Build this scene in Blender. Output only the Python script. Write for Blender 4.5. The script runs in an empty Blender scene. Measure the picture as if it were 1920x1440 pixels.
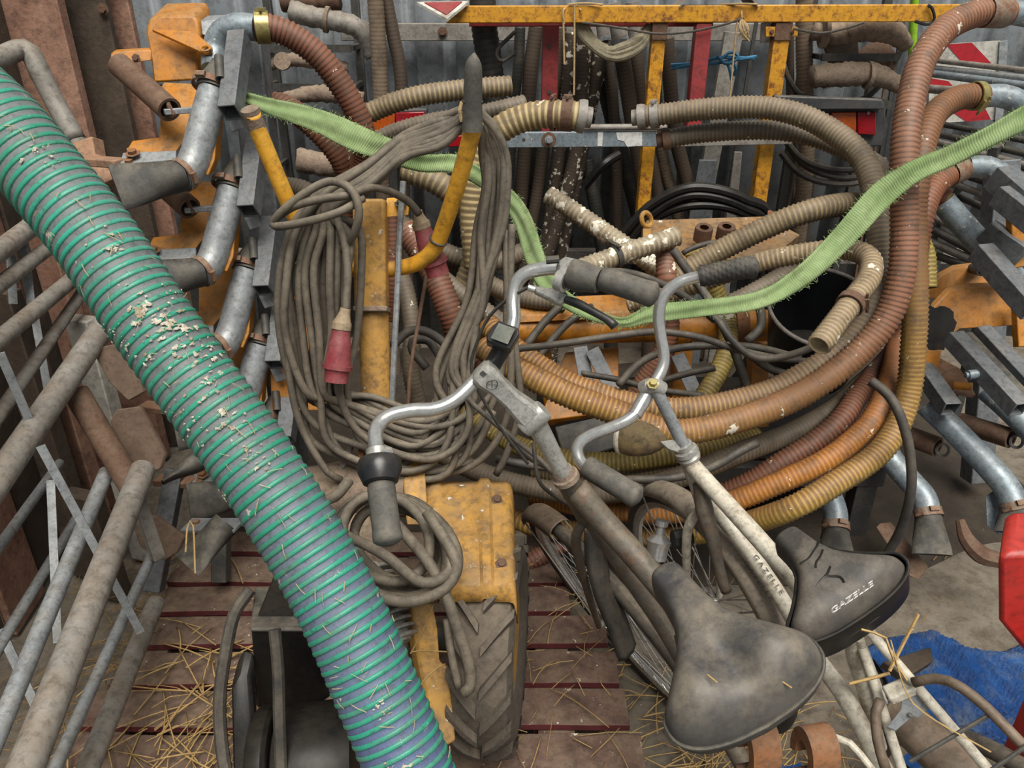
import bpy, math, random
import numpy as np
from mathutils import Vector, Matrix
random.seed(7); rng = np.random.default_rng(11)
SC = bpy.context.scene
COL = SC.collection
# ---------------------------------------------------------------- camera, sky, sun, exposure
FPX = 1450.0; PITCH = math.radians(27.0); CAMZ = 1.75
cam = bpy.data.cameras.new('camera'); cam.sensor_width = 36.0; cam.lens = FPX/1920*36.0; cam.clip_start = 0.02
camo = bpy.data.objects.new('camera', cam); COL.objects.link(camo)
camo.location = (0, 0, CAMZ); camo.rotation_euler = (math.pi/2-PITCH, 0, 0)
SC.camera = camo
W = bpy.data.worlds.new('overcast_sky'); SC.world = W; W.use_nodes = True
bg = W.node_tree.nodes['Background']; bg.inputs[0].default_value = (0.93, 0.97, 1.0, 1); bg.inputs[1].default_value = 0.33
sun = bpy.data.lights.new('soft_daylight', 'SUN'); sun.energy = 4.5; sun.angle = math.radians(42); sun.color = (1.0, 0.955, 0.89)
suno = bpy.data.objects.new('soft_daylight', sun); COL.objects.link(suno)
suno.rotation_euler = (math.radians(26), math.radians(7), 0)
vs = SC.view_settings
SC.display_settings.display_device = 'sRGB'
vs.view_transform = 'Standard'; vs.look = 'None'; vs.gamma = 1.0; vs.use_curve_mapping = False
vs.exposure = 0.18

# ---------------------------------------------------------------- pixel -> world helpers (real depths, metres)
CP, SP = math.cos(PITCH), math.sin(PITCH)
def P(u, v, d):
    x = (u-960)/FPX*d; y = -(v-720)/FPX*d
    return Vector((x, d*CP+y*SP, CAMZ-d*SP+y*CP))
def PY(u, v, Y):
    return P(u, v, Y/(CP-(v-720)/FPX*SP))
def PZ(u, v, Z):
    return P(u, v, (CAMZ-Z)/(SP+(v-720)/FPX*CP))
def PX(pts): return [P(*p) for p in pts]

# ---------------------------------------------------------------- materials
def lin(h):
    h = h.lstrip('#'); c = [int(h[i:i+2], 16)/255 for i in (0, 2, 4)]
    return tuple(x/12.92 if x <= .04045 else ((x+.055)/1.055)**2.4 for x in c)+(1,)
MATS = {}
class N:
    """tiny node-graph helper"""
    def __init__(s, name):
        s.m = bpy.data.materials.new(name); s.m.use_nodes = True; s.t = s.m.node_tree
        s.b = s.t.nodes['Principled BSDF']
    def add(s, kind, **kw):
        n = s.t.nodes.new(kind)
        for k, v in kw.items(): setattr(n, k, v)
        return n
    def ln(s, a, b): s.t.links.new(a, b)
    def coords(s): return s.add('ShaderNodeTexCoord').outputs['Object']
    def noise(s, scale, detail=4, rough=.6, vec=None):
        n = s.add('ShaderNodeTexNoise'); n.inputs['Scale'].default_value = scale
        n.inputs['Detail'].default_value = detail; n.inputs['Roughness'].default_value = rough
        s.ln(vec if vec else s.coords(), n.inputs['Vector']); return n.outputs['Fac']
    def ramp(s, fac, lo, hi):
        r = s.add('ShaderNodeMapRange'); r.inputs[1].default_value = lo; r.inputs[2].default_value = hi
        s.ln(fac, r.inputs[0]); return r.outputs[0]
    def mix(s, fac, a, b):
        m = s.add('ShaderNodeMix', data_type='RGBA')
        if isinstance(fac, (int, float)): m.inputs[0].default_value = fac
        else: s.ln(fac, m.inputs[0])
        for k, x in ((6, a), (7, b)):
            if isinstance(x, tuple): m.inputs[k].default_value = x
            else: s.ln(x, m.inputs[k])
        return m.outputs[2]
    def math(s, op, a, b=None):
        m = s.add('ShaderNodeMath', operation=op)
        for k, x in ((0, a), (1, b)):
            if x is None: continue
            if isinstance(x, (int, float)): m.inputs[k].default_value = x
            else: s.ln(x, m.inputs[k])
        return m.outputs[0]
    def upfac(s, lo=.2, hi=.9):
        g = s.add('ShaderNodeNewGeometry'); sp = s.add('ShaderNodeSeparateXYZ'); s.ln(g.outputs['Normal'], sp.inputs[0])
        return s.ramp(sp.outputs[2], lo, hi)
    def bump(s, fac, strength, dist=.01):
        b = s.add('ShaderNodeBump'); b.inputs['Strength'].default_value = strength; b.inputs['Distance'].default_value = dist
        s.ln(fac, b.inputs['Height']); s.ln(b.outputs[0], s.b.inputs['Normal'])
def mat(name, c1, c2=None, rough=.7, metal=0.0, scale=9, dust=0, dustc='#8b7d68', white=0, wscale=30, bump=.15, bscale=60, lo=.35, hi=.65, spec=None, stain=0, stainc='#2c241c', grime=.5):
    n = N(name); c2 = c2 or c1
    col = n.mix(n.ramp(n.noise(scale, 6, .65), lo, hi), lin(c1), lin(c2))
    if stain:
        f = n.math('MULTIPLY', n.ramp(n.noise(scale*2.3, 8, .75), .50, .63), stain)
        col = n.mix(f, col, lin(stainc))
    if dust:
        f = n.math('MULTIPLY', n.ramp(n.noise(scale*1.7, 8, .7), .38, .62), n.upfac(-.2, .9))
        col = n.mix(n.math('MULTIPLY', f, dust), col, lin(dustc))
    col = n.mix(n.math('MULTIPLY', n.ramp(n.noise(scale*6, 6, .75), .48, .68), grime), col, lin('#2b241c'))
    if white:
        f = n.ramp(n.noise(wscale, 5, .7), 1-white, 1-white+.03)
        col = n.mix(f, col, lin('#d9d4c4'))
    n.ln(col, n.b.inputs['Base Color'])
    r = n.ramp(n.noise(scale*1.3, 5, .6), .2, .8)
    rr = n.add('ShaderNodeMapRange'); n.ln(r, rr.inputs[0]); rr.inputs[3].default_value = max(0, rough-.12); rr.inputs[4].default_value = min(1, rough+.12)
    n.ln(rr.outputs[0], n.b.inputs['Roughness'])
    n.b.inputs['Metallic'].default_value = metal
    if spec is not None: n.b.inputs['Specular IOR Level'].default_value = spec
    if bump: n.bump(n.noise(bscale, 6, .7), bump)
    MATS[name] = n.m; return n.m
def hosemat(name, rib, groove, top, topf=.7, white=.0, rough=.6, alt=None, grad=None):
    """ribbed hose: attribute s counts ribs; dust on the upper side; two tones along the length"""
    n = N(name)
    a = n.add('ShaderNodeAttribute', attribute_name='s').outputs['Fac']
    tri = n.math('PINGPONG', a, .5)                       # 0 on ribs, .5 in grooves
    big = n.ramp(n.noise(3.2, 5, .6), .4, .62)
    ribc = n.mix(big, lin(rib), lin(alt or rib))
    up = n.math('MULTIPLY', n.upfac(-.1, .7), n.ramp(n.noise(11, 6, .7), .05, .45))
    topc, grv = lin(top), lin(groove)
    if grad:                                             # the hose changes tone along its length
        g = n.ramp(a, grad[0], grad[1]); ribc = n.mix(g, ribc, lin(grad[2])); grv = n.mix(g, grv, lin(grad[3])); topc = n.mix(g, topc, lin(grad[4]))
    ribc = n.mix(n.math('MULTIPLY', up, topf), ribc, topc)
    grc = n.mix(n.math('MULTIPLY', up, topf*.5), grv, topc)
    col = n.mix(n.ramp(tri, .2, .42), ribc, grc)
    dirt = n.math('MULTIPLY', n.ramp(n.noise(17, 8, .75), .48, .68), .75)
    col = n.mix(dirt, col, lin('#4a3f33'))
    if white:
        col = n.mix(n.ramp(n.noise(26, 4, .65), 1-white, 1-white+.03), col, lin('#d8d2c0'))
    n.ln(col, n.b.inputs['Base Color']); n.b.inputs['Roughness'].default_value = rough
    n.bump(n.noise(120, 4, .7), .12)
    MATS[name] = n.m; return n.m

mat('galv', '#8d9397', '#a9aeb0', .5, .35, 12, dust=.45, dustc='#8e8474', bump=.08, stain=.35, stainc='#5b564c')
mat('galvblue', '#7d8a92', '#98a4aa', .48, .35, 14, dust=.25, dustc='#8e8474', white=.36, bump=.08, stain=.4, stainc='#4d5356')
mat('galvdirty', '#85827b', '#9c978f', .65, .2, 8, dust=.7, dustc='#857766', bump=.15, stain=.5, stainc='#55483b')
mat('steelgrey', '#5f6468', '#787d80', .6, .3, 10, dust=.5, dustc='#85807a', bump=.1, stain=.3)
mat('darksteel', '#3c3d3e', '#55534e', .6, .3, 10, dust=.5, dustc='#77705f', bump=.12)
mat('orange', '#b06d10', '#bf7c1a', .5, 0, 7, dust=.75, dustc='#a08058', bump=.06, stain=.5, stainc='#5a3d1c')
mat('yellow', '#d99a28', '#e2ab3d', .45, 0, 8, dust=.35, dustc='#b29468', bump=.06, stain=.45, stainc='#7b5b2a')
mat('yellowold', '#cf9b42', '#b3884a', .65, 0, 9, dust=.7, dustc='#8d775a', white=.36, bump=.12, stain=.8, stainc='#6b5236', grime=.35)
mat('yellowrust', '#d69a20', '#cf9124', .5, 0, 11, dust=.2, bump=.1, stain=.9, stainc='#6d3a22')
mat('rust', '#5c4030', '#6d5442', .85, 0, 14, dust=.5, dustc='#7d6b58', bump=.3)
mat('rustorange', '#8a5a34', '#6d4a33', .85, 0, 14, dust=.4, bump=.3)
mat('rustpale', '#79675a', '#8f7d6b', .9, 0, 12, dust=.6, dustc='#96876f', bump=.5)
mat('redpaint', '#8b2c2f', '#9c3637', .5, 0, 8, dust=.2, bump=.08, stain=.4)
mat('redmachine', '#c02a26', '#ad2422', .4, 0, 8, dust=.15, bump=.06, stain=.2)
mat('redplug', '#7d2c33', '#8c3d42', .5, 0, 12, dust=.7, dustc='#8a6a62', bump=.1)
mat('lensred', '#9c1720', '#86121b', .15, 0, 8, bump=.02)
mat('lensorange', '#b7551a', '#9d4716', .2, 0, 8, bump=.02)
mat('rubber', '#2c2b29', '#3a3835', .65, 0, 10, dust=.65, dustc='#77705f', bump=.15)
mat('rubbergrey', '#454440', '#55534d', .7, 0, 12, dust=.6, dustc='#837a6a', bump=.15)
mat('blackplastic', '#15181c', '#1d2024', .35, 0, 8, dust=.15, bump=.04)
mat('blackengine', '#0f1011', '#171615', .42, 0, 8, spec=.3, dust=.15, dustc='#6c6252', bump=.05)
mat('cable', '#4c463e', '#6b6254', .7, 0, 10, dust=.8, dustc='#857a68', bump=.12)
mat('cabledark', '#2e2c2a', '#48443e', .65, 0, 9, dust=.6, dustc='#7b7160', white=.30, bump=.1)
mat('chrome', '#c8c8c5', '#d8d8d4', .24, .8, 20, grime=.2, dust=.3, dustc='#9a917f', bump=.03)
mat('alloy', '#a3a29d', '#b5b4ae', .42, .4, 18, dust=.5, dustc='#8f8878', bump=.05, stain=.25)
mat('zincpassivate', '#b3a46a', '#8f8656', .35, .6, 18, bump=.03)
mat('rustclamp', '#7a4d33', '#8f8474', .7, .3, 30, bump=.2)
mat('biketube', '#49453f', '#615a50', .55, .1, 14, dust=.7, dustc='#7d705c', bump=.15, stain=.6, stainc='#6b4a33')
mat('whitepaint', '#cfcabb', '#c1baa8', .5, 0, 12, dust=.5, dustc='#a2937a', bump=.08, stain=.55, stainc='#6f5c44')
mat('saddle', '#3a393a', '#464544', .55, 0, 5, dust=.9, dustc='#827867', bump=.06, bscale=220)
mat('saddletwo', '#3a3734', '#474440', .6, 0, 6, dust=.9, dustc='#756c5e', bump=.08, bscale=180)
mat('saddlepanel', '#131414', '#1a1a1a', .45, 0, 8, spec=.25, dust=.1, bump=.03)
mat('lettering', '#d8d8d4', None, .5, bump=0)
mat('letterdark', '#2a2724', None, .6, bump=0)
mat('tyre', '#4d463d', '#5e554a', .9, 0, 10, dust=.8, dustc='#75695a', bump=.3)
mat('biketyre', '#37332e', '#4a443c', .85, 0, 12, dust=.6, dustc='#7a6f5e', bump=.2)
mat('mudguard', '#5b4d40', '#6f5f50', .6, .1, 9, dust=.6, dustc='#8a7a66', bump=.1)
mat('mudguardpale', '#8a7f70', '#9c9182', .6, .1, 9, dust=.6, dustc='#8a7a66', bump=.1, stain=.4)
mat('blackguard', '#201f1e', '#2b2927', .5, 0, 9, dust=.4, bump=.1)
mat('plankpink', '#835c4b', '#a5806b', .85, 0, 6, dust=.2, bump=.3, stain=.4)
mat('plankdark', '#3e332a', '#54473a', .9, 0, 6, dust=.2, bump=.3, stain=.5)
mat('planktan', '#8d6a50', '#a5836a', .85, 0, 6, bump=.3, stain=.35)
mat('palletwood', '#583d36', '#6d574b', .85, 0, 7, dust=.75, dustc='#85735f', white=.35, bump=.35, stain=.5)
mat('palletedge', '#5a2427', '#6b2f30', .8, 0, 7, bump=.2)
mat('concrete', '#625a4e', '#7a7163', .9, 0, 4, white=.31, wscale=60, bump=.35, bscale=25, stain=.6, stainc='#463a2c')
mat('sheet', '#70767a', '#82878a', .5, .2, 3, bump=.05, stain=.35, stainc='#565349')
mat('orangedusty', '#a5773f', '#93754e', .8, 0, 9, dust=.8, dustc='#8a7358', white=.34, bump=.3, stain=.6)
mat('painted_shade', '#2e271f', '#40362a', .95, 0, 9, bump=.8, bscale=30, stain=.5)  # dark brown standing in for the shade on the floor below the hoses
mat('strawpale', '#b5a98a', '#a08f66', .8, 0, 30, bump=0)
mat('straw', '#a58650', '#b89a66', .8, 0, 30, bump=0)
mat('strawdark', '#7f6238', '#9c7d4a', .85, 0, 30, bump=0)
mat('twine', '#a98e64', '#c2a87c', .9, 0, 40, bump=.3)
mat('bluerope', '#2d6d93', '#4a8fb5', .7, 0, 30, bump=.3)
mat('shoe', '#5d4a3d', '#6f5b4b', .8, .1, 10, dust=.5, dustc='#86715b', bump=.15)
mat('limegreen', '#7fae1e', '#8fbd2c', .5, 0, 8, bump=.02)
mat('whiteboard', '#c9c7be', '#bab7ab', .5, 0, 6, dust=.3, bump=.03, stain=.3)
mat('redfilm', '#b3202b', '#a41d27', .35, 0, 6, bump=.03, stain=.2)
mat('lightbody', '#2f3133', '#3c3e40', .55, 0, 8, dust=.5, dustc='#8a8274', bump=.05)
mat('droppings', '#cfcabb', '#8f8163', .9, 0, 60, bump=.4)
mat('grass', '#7d7560', '#978d74', .9, 0, 30, bump=.2)
mat('lampbody', '#8f7a52', '#6b5a45', .75, 0, 14, dust=.5, dustc='#8a7a5c', bump=.3, stain=.6)
mat('lcd', '#5d635c', '#6b716a', .25, 0, 20, dust=.3, bump=.02)
mat('beigegland', '#8f7c61', '#a08e74', .7, 0, 20, dust=.4, bump=.1)
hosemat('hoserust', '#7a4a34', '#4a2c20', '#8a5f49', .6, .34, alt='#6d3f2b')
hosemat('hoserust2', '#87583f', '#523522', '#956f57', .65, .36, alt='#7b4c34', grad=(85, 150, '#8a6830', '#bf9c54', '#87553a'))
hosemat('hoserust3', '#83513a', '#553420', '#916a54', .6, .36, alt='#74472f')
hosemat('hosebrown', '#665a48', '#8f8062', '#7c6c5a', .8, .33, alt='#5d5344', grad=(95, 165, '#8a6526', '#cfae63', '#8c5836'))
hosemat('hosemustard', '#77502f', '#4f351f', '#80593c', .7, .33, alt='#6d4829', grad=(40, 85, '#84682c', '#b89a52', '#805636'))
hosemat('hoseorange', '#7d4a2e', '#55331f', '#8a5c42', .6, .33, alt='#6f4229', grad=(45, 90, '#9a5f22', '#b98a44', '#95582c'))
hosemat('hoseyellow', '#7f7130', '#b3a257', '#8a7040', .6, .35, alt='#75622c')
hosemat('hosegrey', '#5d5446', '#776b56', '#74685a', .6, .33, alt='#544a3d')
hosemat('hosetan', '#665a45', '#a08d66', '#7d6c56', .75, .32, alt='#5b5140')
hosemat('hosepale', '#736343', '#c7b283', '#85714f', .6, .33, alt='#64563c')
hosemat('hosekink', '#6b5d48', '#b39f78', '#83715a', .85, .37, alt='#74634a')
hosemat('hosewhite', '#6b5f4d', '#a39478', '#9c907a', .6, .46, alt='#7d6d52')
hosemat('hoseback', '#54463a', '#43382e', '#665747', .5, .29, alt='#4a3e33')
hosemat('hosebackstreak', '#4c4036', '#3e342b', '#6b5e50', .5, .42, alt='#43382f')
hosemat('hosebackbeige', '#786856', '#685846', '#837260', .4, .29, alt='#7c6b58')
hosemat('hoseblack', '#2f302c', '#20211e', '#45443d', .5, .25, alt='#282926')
def tealmats():
    n = N('tealbody')
    a = n.add('ShaderNodeAttribute', attribute_name='t').outputs['Fac']
    blue = n.mix(n.ramp(n.noise(5, 5, .6), .4, .65), lin('#2c4486'), lin('#3a5a8a'))
    f = n.math('ADD', n.math('MULTIPLY', n.ramp(a, .42, .72), -.75), n.ramp(n.noise(7, 7, .72), -.35, .42))
    g = n.math('MAXIMUM', n.math('MINIMUM', f, .95), .12)
    col = n.mix(g, blue, lin('#6a706c'))
    col = n.mix(n.math('MULTIPLY', n.ramp(n.noise(55, 7, .75), .5, .66), .6), col, lin('#3f4244'))
    n.ln(n.mix(n.ramp(n.noise(30, 6, .75), .635, .66), col, lin('#b9b3a0')), n.b.inputs['Base Color'])
    n.b.inputs['Roughness'].default_value = .55; n.bump(n.noise(90, 5, .7), .2); MATS['tealbody'] = n.m
    n = N('tealrib')
    col = n.mix(n.ramp(n.noise(4, 5, .6), .35, .65), lin('#26866a'), lin('#359d85'))
    f = n.math('MULTIPLY', n.ramp(n.noise(18, 8, .78), .46, .66), .75)
    col = n.mix(f, col, lin('#5f7468'))
    col = n.mix(n.math('MULTIPLY', n.ramp(n.noise(70, 6, .75), .54, .66), .6), col, lin('#3c4a42'))
    n.ln(n.mix(n.ramp(n.noise(30, 6, .75), .635, .66), col, lin('#b9b3a0')), n.b.inputs['Base Color'])
    n.b.inputs['Roughness'].default_value = .42; n.bump(n.noise(90, 5, .7), .12); MATS['tealrib'] = n.m
    n = N('strap')
    a = n.add('ShaderNodeAttribute', attribute_name='s').outputs['Fac']
    col = n.mix(n.ramp(n.noise(7, 6, .7), .38, .62), lin('#6f8652'), lin('#8fa271'))
    col = n.mix(n.math('MULTIPLY', n.ramp(n.noise(16, 8, .75), .5, .7), .7), col, lin('#5b5f38'))
    w = n.math('PINGPONG', a, .5)
    col = n.mix(n.math('MULTIPLY', n.ramp(w, .25, .5), .45), col, lin('#4f6540'))
    n.ln(col, n.b.inputs['Base Color']); n.b.inputs['Roughness'].default_value = .9
    n.bump(w, .5, .004); MATS['strap'] = n.m
    n = N('tarp')
    col = n.mix(n.ramp(n.noise(5, 6, .6), .4, .65), lin('#1d4a8a'), lin('#2f6ab2'))
    n.ln(n.mix(n.math('MULTIPLY', n.ramp(n.noise(9, 7, .75), .5, .68), .75), col, lin('#7f8894')), n.b.inputs['Base Color'])
    n.b.inputs['Roughness'].default_value = .35; n.bump(n.noise(22, 8, .75), .9, .03); MATS['tarp'] = n.m
tealmats()

# ---------------------------------------------------------------- mesh helpers
def spline(pts, n=16):
    """Catmull-Rom (centripetal-ish) through Vectors -> dense numpy array"""
    p = np.array([list(q) for q in pts], float)
    if len(p) == 2: return np.linspace(p[0], p[1], n)
    p = np.vstack([2*p[0]-p[1], p, 2*p[-1]-p[-2]]); out = []
    for i in range(1, len(p)-2):
        t = np.linspace(0, 1, n, endpoint=False)[:, None]
        a, b, c, d = p[i-1], p[i], p[i+1], p[i+2]
        out.append(.5*((2*b)+(c-a)*t+(2*a-5*b+4*c-d)*t*t+(3*b-a-3*c+d)*t**3))
    out.append(p[-2][None]); return np.vstack(out)
def resample(c, step):
    L = np.concatenate([[0], np.cumsum(np.linalg.norm(np.diff(c, axis=0), axis=1))])
    n = max(2, int(round(L[-1]/step))+1); s = np.linspace(0, L[-1], n)
    return np.stack([np.interp(s, L, c[:, k]) for k in range(3)], 1), s
def frames(c):
    t = np.gradient(c, axis=0); t /= np.linalg.norm(t, axis=1)[:, None]+1e-12
    up = np.array([0, 0, 1.]) if abs(t[0][2]) < .9 else np.array([1., 0, 0])
    u = np.zeros_like(c); x = up-t[0]*np.dot(up, t[0]); u[0] = x/np.linalg.norm(x)
    for i in range(1, len(c)):
        x = u[i-1]-t[i]*np.dot(u[i-1], t[i]); u[i] = x/(np.linalg.norm(x)+1e-12)
    return t, u, np.cross(t, u)
PLACED = []                                            # (centres, radius) of every hose laid so far
def settle(pts, r, step=.02, gap=.0015, deep=False, lim=.2):
    """lay a hose clear of those already there: shift it along the sight lines, nearer or deeper, as its own layer asks"""
    c, L = resample(spline(pts), step); cam_ = np.array([0, 0, CAMZ]); ray = c-cam_; dist = np.linalg.norm(ray, axis=1); ray /= dist[:, None]
    s = np.zeros(len(c)); k = np.array([.25, .5, .25])
    near = [(q, R) for q, R in PLACED if ((q.min(0)-R-.2) < c.max(0)+r).all() and ((q.max(0)+R+.2) > c.min(0)-r).all()]
    for it in range(60):
        p = c+ray*s[:, None]; need = np.zeros(len(c))
        for q, R in near:
            d = p[:, None]-q[None]; D = np.linalg.norm(d, axis=2); j = D.argmin(1); m = D[np.arange(len(p)), j]; w = r+R+gap-m
            hit = w > 0
            if not hit.any(): continue
            along = (d[np.arange(len(p)), j]*ray).sum(1); mean = along[hit].mean()
            sg = 1.0 if deep or mean >= 0 else -1.0
            need = np.where(hit & (np.abs(sg*w) > np.abs(need)), sg*w, need)
        if not need.any(): break
        s = s+.6*need
        for _ in range(2):
            z = np.pad(s, 1, mode='edge'); s2 = np.convolve(z, k, 'valid'); s = np.where(need != 0, s+.3*(s2-s), s2)
        s = np.clip(s, -lim, lim)
    p = c+ray*s[:, None]; PLACED.append((p, r)); i = np.unique(np.linspace(0, len(p)-1, max(3, len(p)//2)).astype(int))
    return [Vector(p[a]) for a in i]
class MB:
    def __init__(s): s.v = []; s.f = []; s.at = []; s.n = 0; s.attr = 's'
    def put(s, v, f, at=None):
        v = np.asarray(v, float); s.v.append(v); s.f += [tuple(int(i)+s.n for i in q) for q in f]
        s.at.append(np.zeros(len(v)) if at is None else np.asarray(at, float)); s.n += len(v)
    def rings(s, c, R, seg, at=None, closed=False, uv=None):
        """c centres, R radii per ring"""
        t, u, w = frames(c) if uv is None else uv
        a = np.linspace(0, 2*math.pi, seg, endpoint=False); ca, sa = np.cos(a), np.sin(a)
        v = c[:, None]+R[:, None, None]*(u[:, None]*ca[None, :, None]+w[:, None]*sa[None, :, None])
        m = len(c); i = np.arange(m-1)[:, None]*seg; j = np.arange(seg)[None]; k = (j+1) % seg
        q = np.stack([i+j, i+k, i+seg+k, i+seg+j], -1).reshape(-1, 4)
        base = s.n; s.v.append(v.reshape(-1, 3)); s.f += (q+base).tolist()
        s.at.append(np.repeat(np.zeros(m) if at is None else at, seg)); s.n += m*seg
        return base, m
    def tube(s, pts, r, seg=10, step=.02, r2=None, cap=True, inner=0, smooth=True, rib=None, radii=None, depth=.12):
        pts = list(pts)
        c = spline(pts) if smooth else np.array([list(p) for p in pts])
        if rib:                                    # corrugated hose: two rings per rib
            c, L = resample(c, rib/2); at = np.arange(len(c))*.5
            R = np.where(np.arange(len(c)) % 2 == 0, r, r*(1-depth))
        elif smooth:
            c, L = resample(c, step); at = L; R = np.full(len(c), float(r))
            if r2 is not None: R = np.linspace(r, r2, len(c))
        else:
            at = np.zeros(len(c)); R = np.full(len(c), float(r))
            if r2 is not None: R = np.linspace(r, r2, len(c))
        if radii is not None: R = np.interp(np.linspace(0, 1, len(c)), np.linspace(0, 1, len(radii)), radii)
        F = frames(c)
        if inner:                                  # open ends with a wall and a bore
            for e in (0, -1):
                d = -F[0][0] if e == 0 else F[0][-1]
                dep = .05
                for rr, off in ((inner, 0), (inner, -dep)):
                    cc = c[e]+d*off
                    add = (cc[None], np.array([rr]), F[0][e][None], F[1][e][None], F[2][e][None], at[e])
                    if e == 0:
                        c = np.vstack([add[0], c]); R = np.concatenate([add[1], R]); at = np.concatenate([[add[5]], at])
                        F = tuple(np.vstack([x, y]) for x, y in zip(add[2:5], F))
                    else:
                        c = np.vstack([c, add[0]]); R = np.concatenate([R, add[1]]); at = np.concatenate([at, [add[5]]])
                        F = tuple(np.vstack([y, x]) for x, y in zip(add[2:5], F))
        b, m = s.rings(c, R, seg, at, uv=F)
        if cap:
            s.f.append(list(range(b+seg-1, b-1, -1))); s.f.append(list(range(b+(m-1)*seg, b+m*seg)))
        return s
    def ring(s, c, n, R, r, seg=24, rs=8, arc=(0, 2*math.pi), ax=None, sx=1, sy=1):
        """torus or torus arc around c, axis n"""
        n = Vector(n).normalized(); u = ax if ax else n.orthogonal(); u = Vector(u)-n*n.dot(Vector(u)); u.normalize(); w = n.cross(u)
        a = np.linspace(arc[0], arc[1], seg+1)
        p = [Vector(c)+(u*math.cos(x)*sx+w*math.sin(x)*sy)*R for x in a]
        s.tube(p, r, rs, smooth=False, cap=True); return s
    def band(s, c, n, R, wdt, th=.002, seg=24):
        """flat clamp band"""
        c = Vector(c); n = Vector(n).normalized()
        prof = [(R, -wdt/2), (R+th, -wdt/2), (R+th, wdt/2), (R, wdt/2), (R, -wdt/2)]
        return s.lathe(c, n, prof, seg)
    def lathe(s, c, n, prof, seg=24, ax=None, cap=False):
        c = Vector(c); n = Vector(n).normalized(); u = Vector(ax) if ax else n.orthogonal(); u = (u-n*n.dot(u)).normalized(); w = n.cross(u)
        a = np.linspace(0, 2*math.pi, seg, endpoint=False)
        v = [c+n*h+(u*math.cos(x)+w*math.sin(x))*r for r, h in prof for x in a]
        f = [(i*seg+j, i*seg+(j+1) % seg, (i+1)*seg+(j+1) % seg, (i+1)*seg+j) for i in range(len(prof)-1) for j in range(seg)]
        if cap: f += [tuple(range(seg-1, -1, -1)), tuple(range((len(prof)-1)*seg, len(prof)*seg))]
        s.put([list(x) for x in v], f); return s
    def beam(s, a, b, w, h=None, up=(0, 0, 1), hollow=0):
        """rectangular bar from a to b, h along up, w across"""
        a, b = Vector(a), Vector(b); h = h or w; t = (b-a).normalized(); up = Vector(up); x = t.cross(up).normalized(); y = x.cross(t).normalized()
        def rect(c, k=0): return [c+x*(sx*(w/2-k))+y*(sy*(h/2-k)) for sx, sy in ((-1, -1), (1, -1), (1, 1), (-1, 1))]
        if not hollow:
            v = rect(a)+rect(b); f = [(3, 2, 1, 0), (4, 5, 6, 7)]+[(i, (i+1) % 4, 4+(i+1) % 4, 4+i) for i in range(4)]
        else:
            dp = min(.08, (b-a).length*.4)
            R = [rect(a+t*dp, hollow), rect(a, hollow), rect(a), rect(b), rect(b, hollow), rect(b-t*dp, hollow)]
            v = [p for r in R for p in r]
            f = [(k*4+i, k*4+(i+1) % 4, k*4+4+(i+1) % 4, k*4+4+i) for k in range(5) for i in range(4)]+[(3, 2, 1, 0), (20, 21, 22, 23)]
        s.put([list(p) for p in v], f); return s
    def prism(s, pts, off):
        pts = [Vector(p) for p in pts]; off = Vector(off); n = len(pts)
        v = pts+[p+off for p in pts]
        f = [tuple(range(n-1, -1, -1)), tuple(range(n, 2*n))]+[(i, (i+1) % n, n+(i+1) % n, n+i) for i in range(n)]
        s.put([list(p) for p in v], f); return s
    def cyl(s, a, b, r, seg=14, r2=None): return s.tube([a, b], r, seg, r2=r2, smooth=False)
    def hexbolt(s, c, n, r, h):
        s.lathe(c, n, [(0, 0), (r*1.7, 0), (r*1.7, h*.15), (r, h*.15), (r, h), (0, h)], 6); return s
    def grid(s, v, nu, nv, at=None, wrap=False):
        f = []
        for i in range(nu-1):
            for j in range(nv-1 if not wrap else nv):
                k = (j+1) % nv; f.append((i*nv+j, i*nv+k, (i+1)*nv+k, (i+1)*nv+j))
        s.put(v, f, at); return s
    def build(s, name, m, parent=None, sharp=35, label=None, cat=None, group=None, kind=None, bev=0):
        v = np.vstack(s.v); lo, hi = v.min(0), v.max(0)
        org = np.array([(lo[0]+hi[0])/2, (lo[1]+hi[1])/2, lo[2]])
        me = bpy.data.meshes.new(name); me.from_pydata((v-org).tolist(), [], s.f)
        at = np.concatenate(s.at)
        if at.any():
            A = me.attributes.new(s.attr, 'FLOAT', 'POINT'); A.data.foreach_set('value', at.astype(np.float32))
        me.materials.append(MATS[m] if isinstance(m, str) else m)
        if sharp is not None:
            me.shade_smooth()
            if sharp < 180: me.set_sharp_from_angle(angle=math.radians(sharp))
        o = bpy.data.objects.new(name, me); COL.objects.link(o)
        o.location = Vector(org)
        if parent is not None:
            o.parent = parent; o.location = Vector(org)-wloc(parent)
        if bev:
            b = o.modifiers.new('edge', 'BEVEL'); b.width = bev; b.segments = 2; b.limit_method = 'ANGLE'; b.angle_limit = math.radians(40)
        tag(o, label, cat, group, kind); return o
def wloc(o):
    p = Vector(o.location)
    while o.parent: o = o.parent; p += o.location
    return p
def tag(o, label=None, cat=None, group=None, kind=None):
    for k, x in (('label', label), ('category', cat), ('group', group), ('kind', kind)):
        if x: o[k] = x
    return o
def thing(name, label, cat, loc, group=None):
    o = bpy.data.objects.new(name, None); COL.objects.link(o); o.location = Vector(loc); o.empty_display_size = .05
    return tag(o, label, cat, group)
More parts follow.
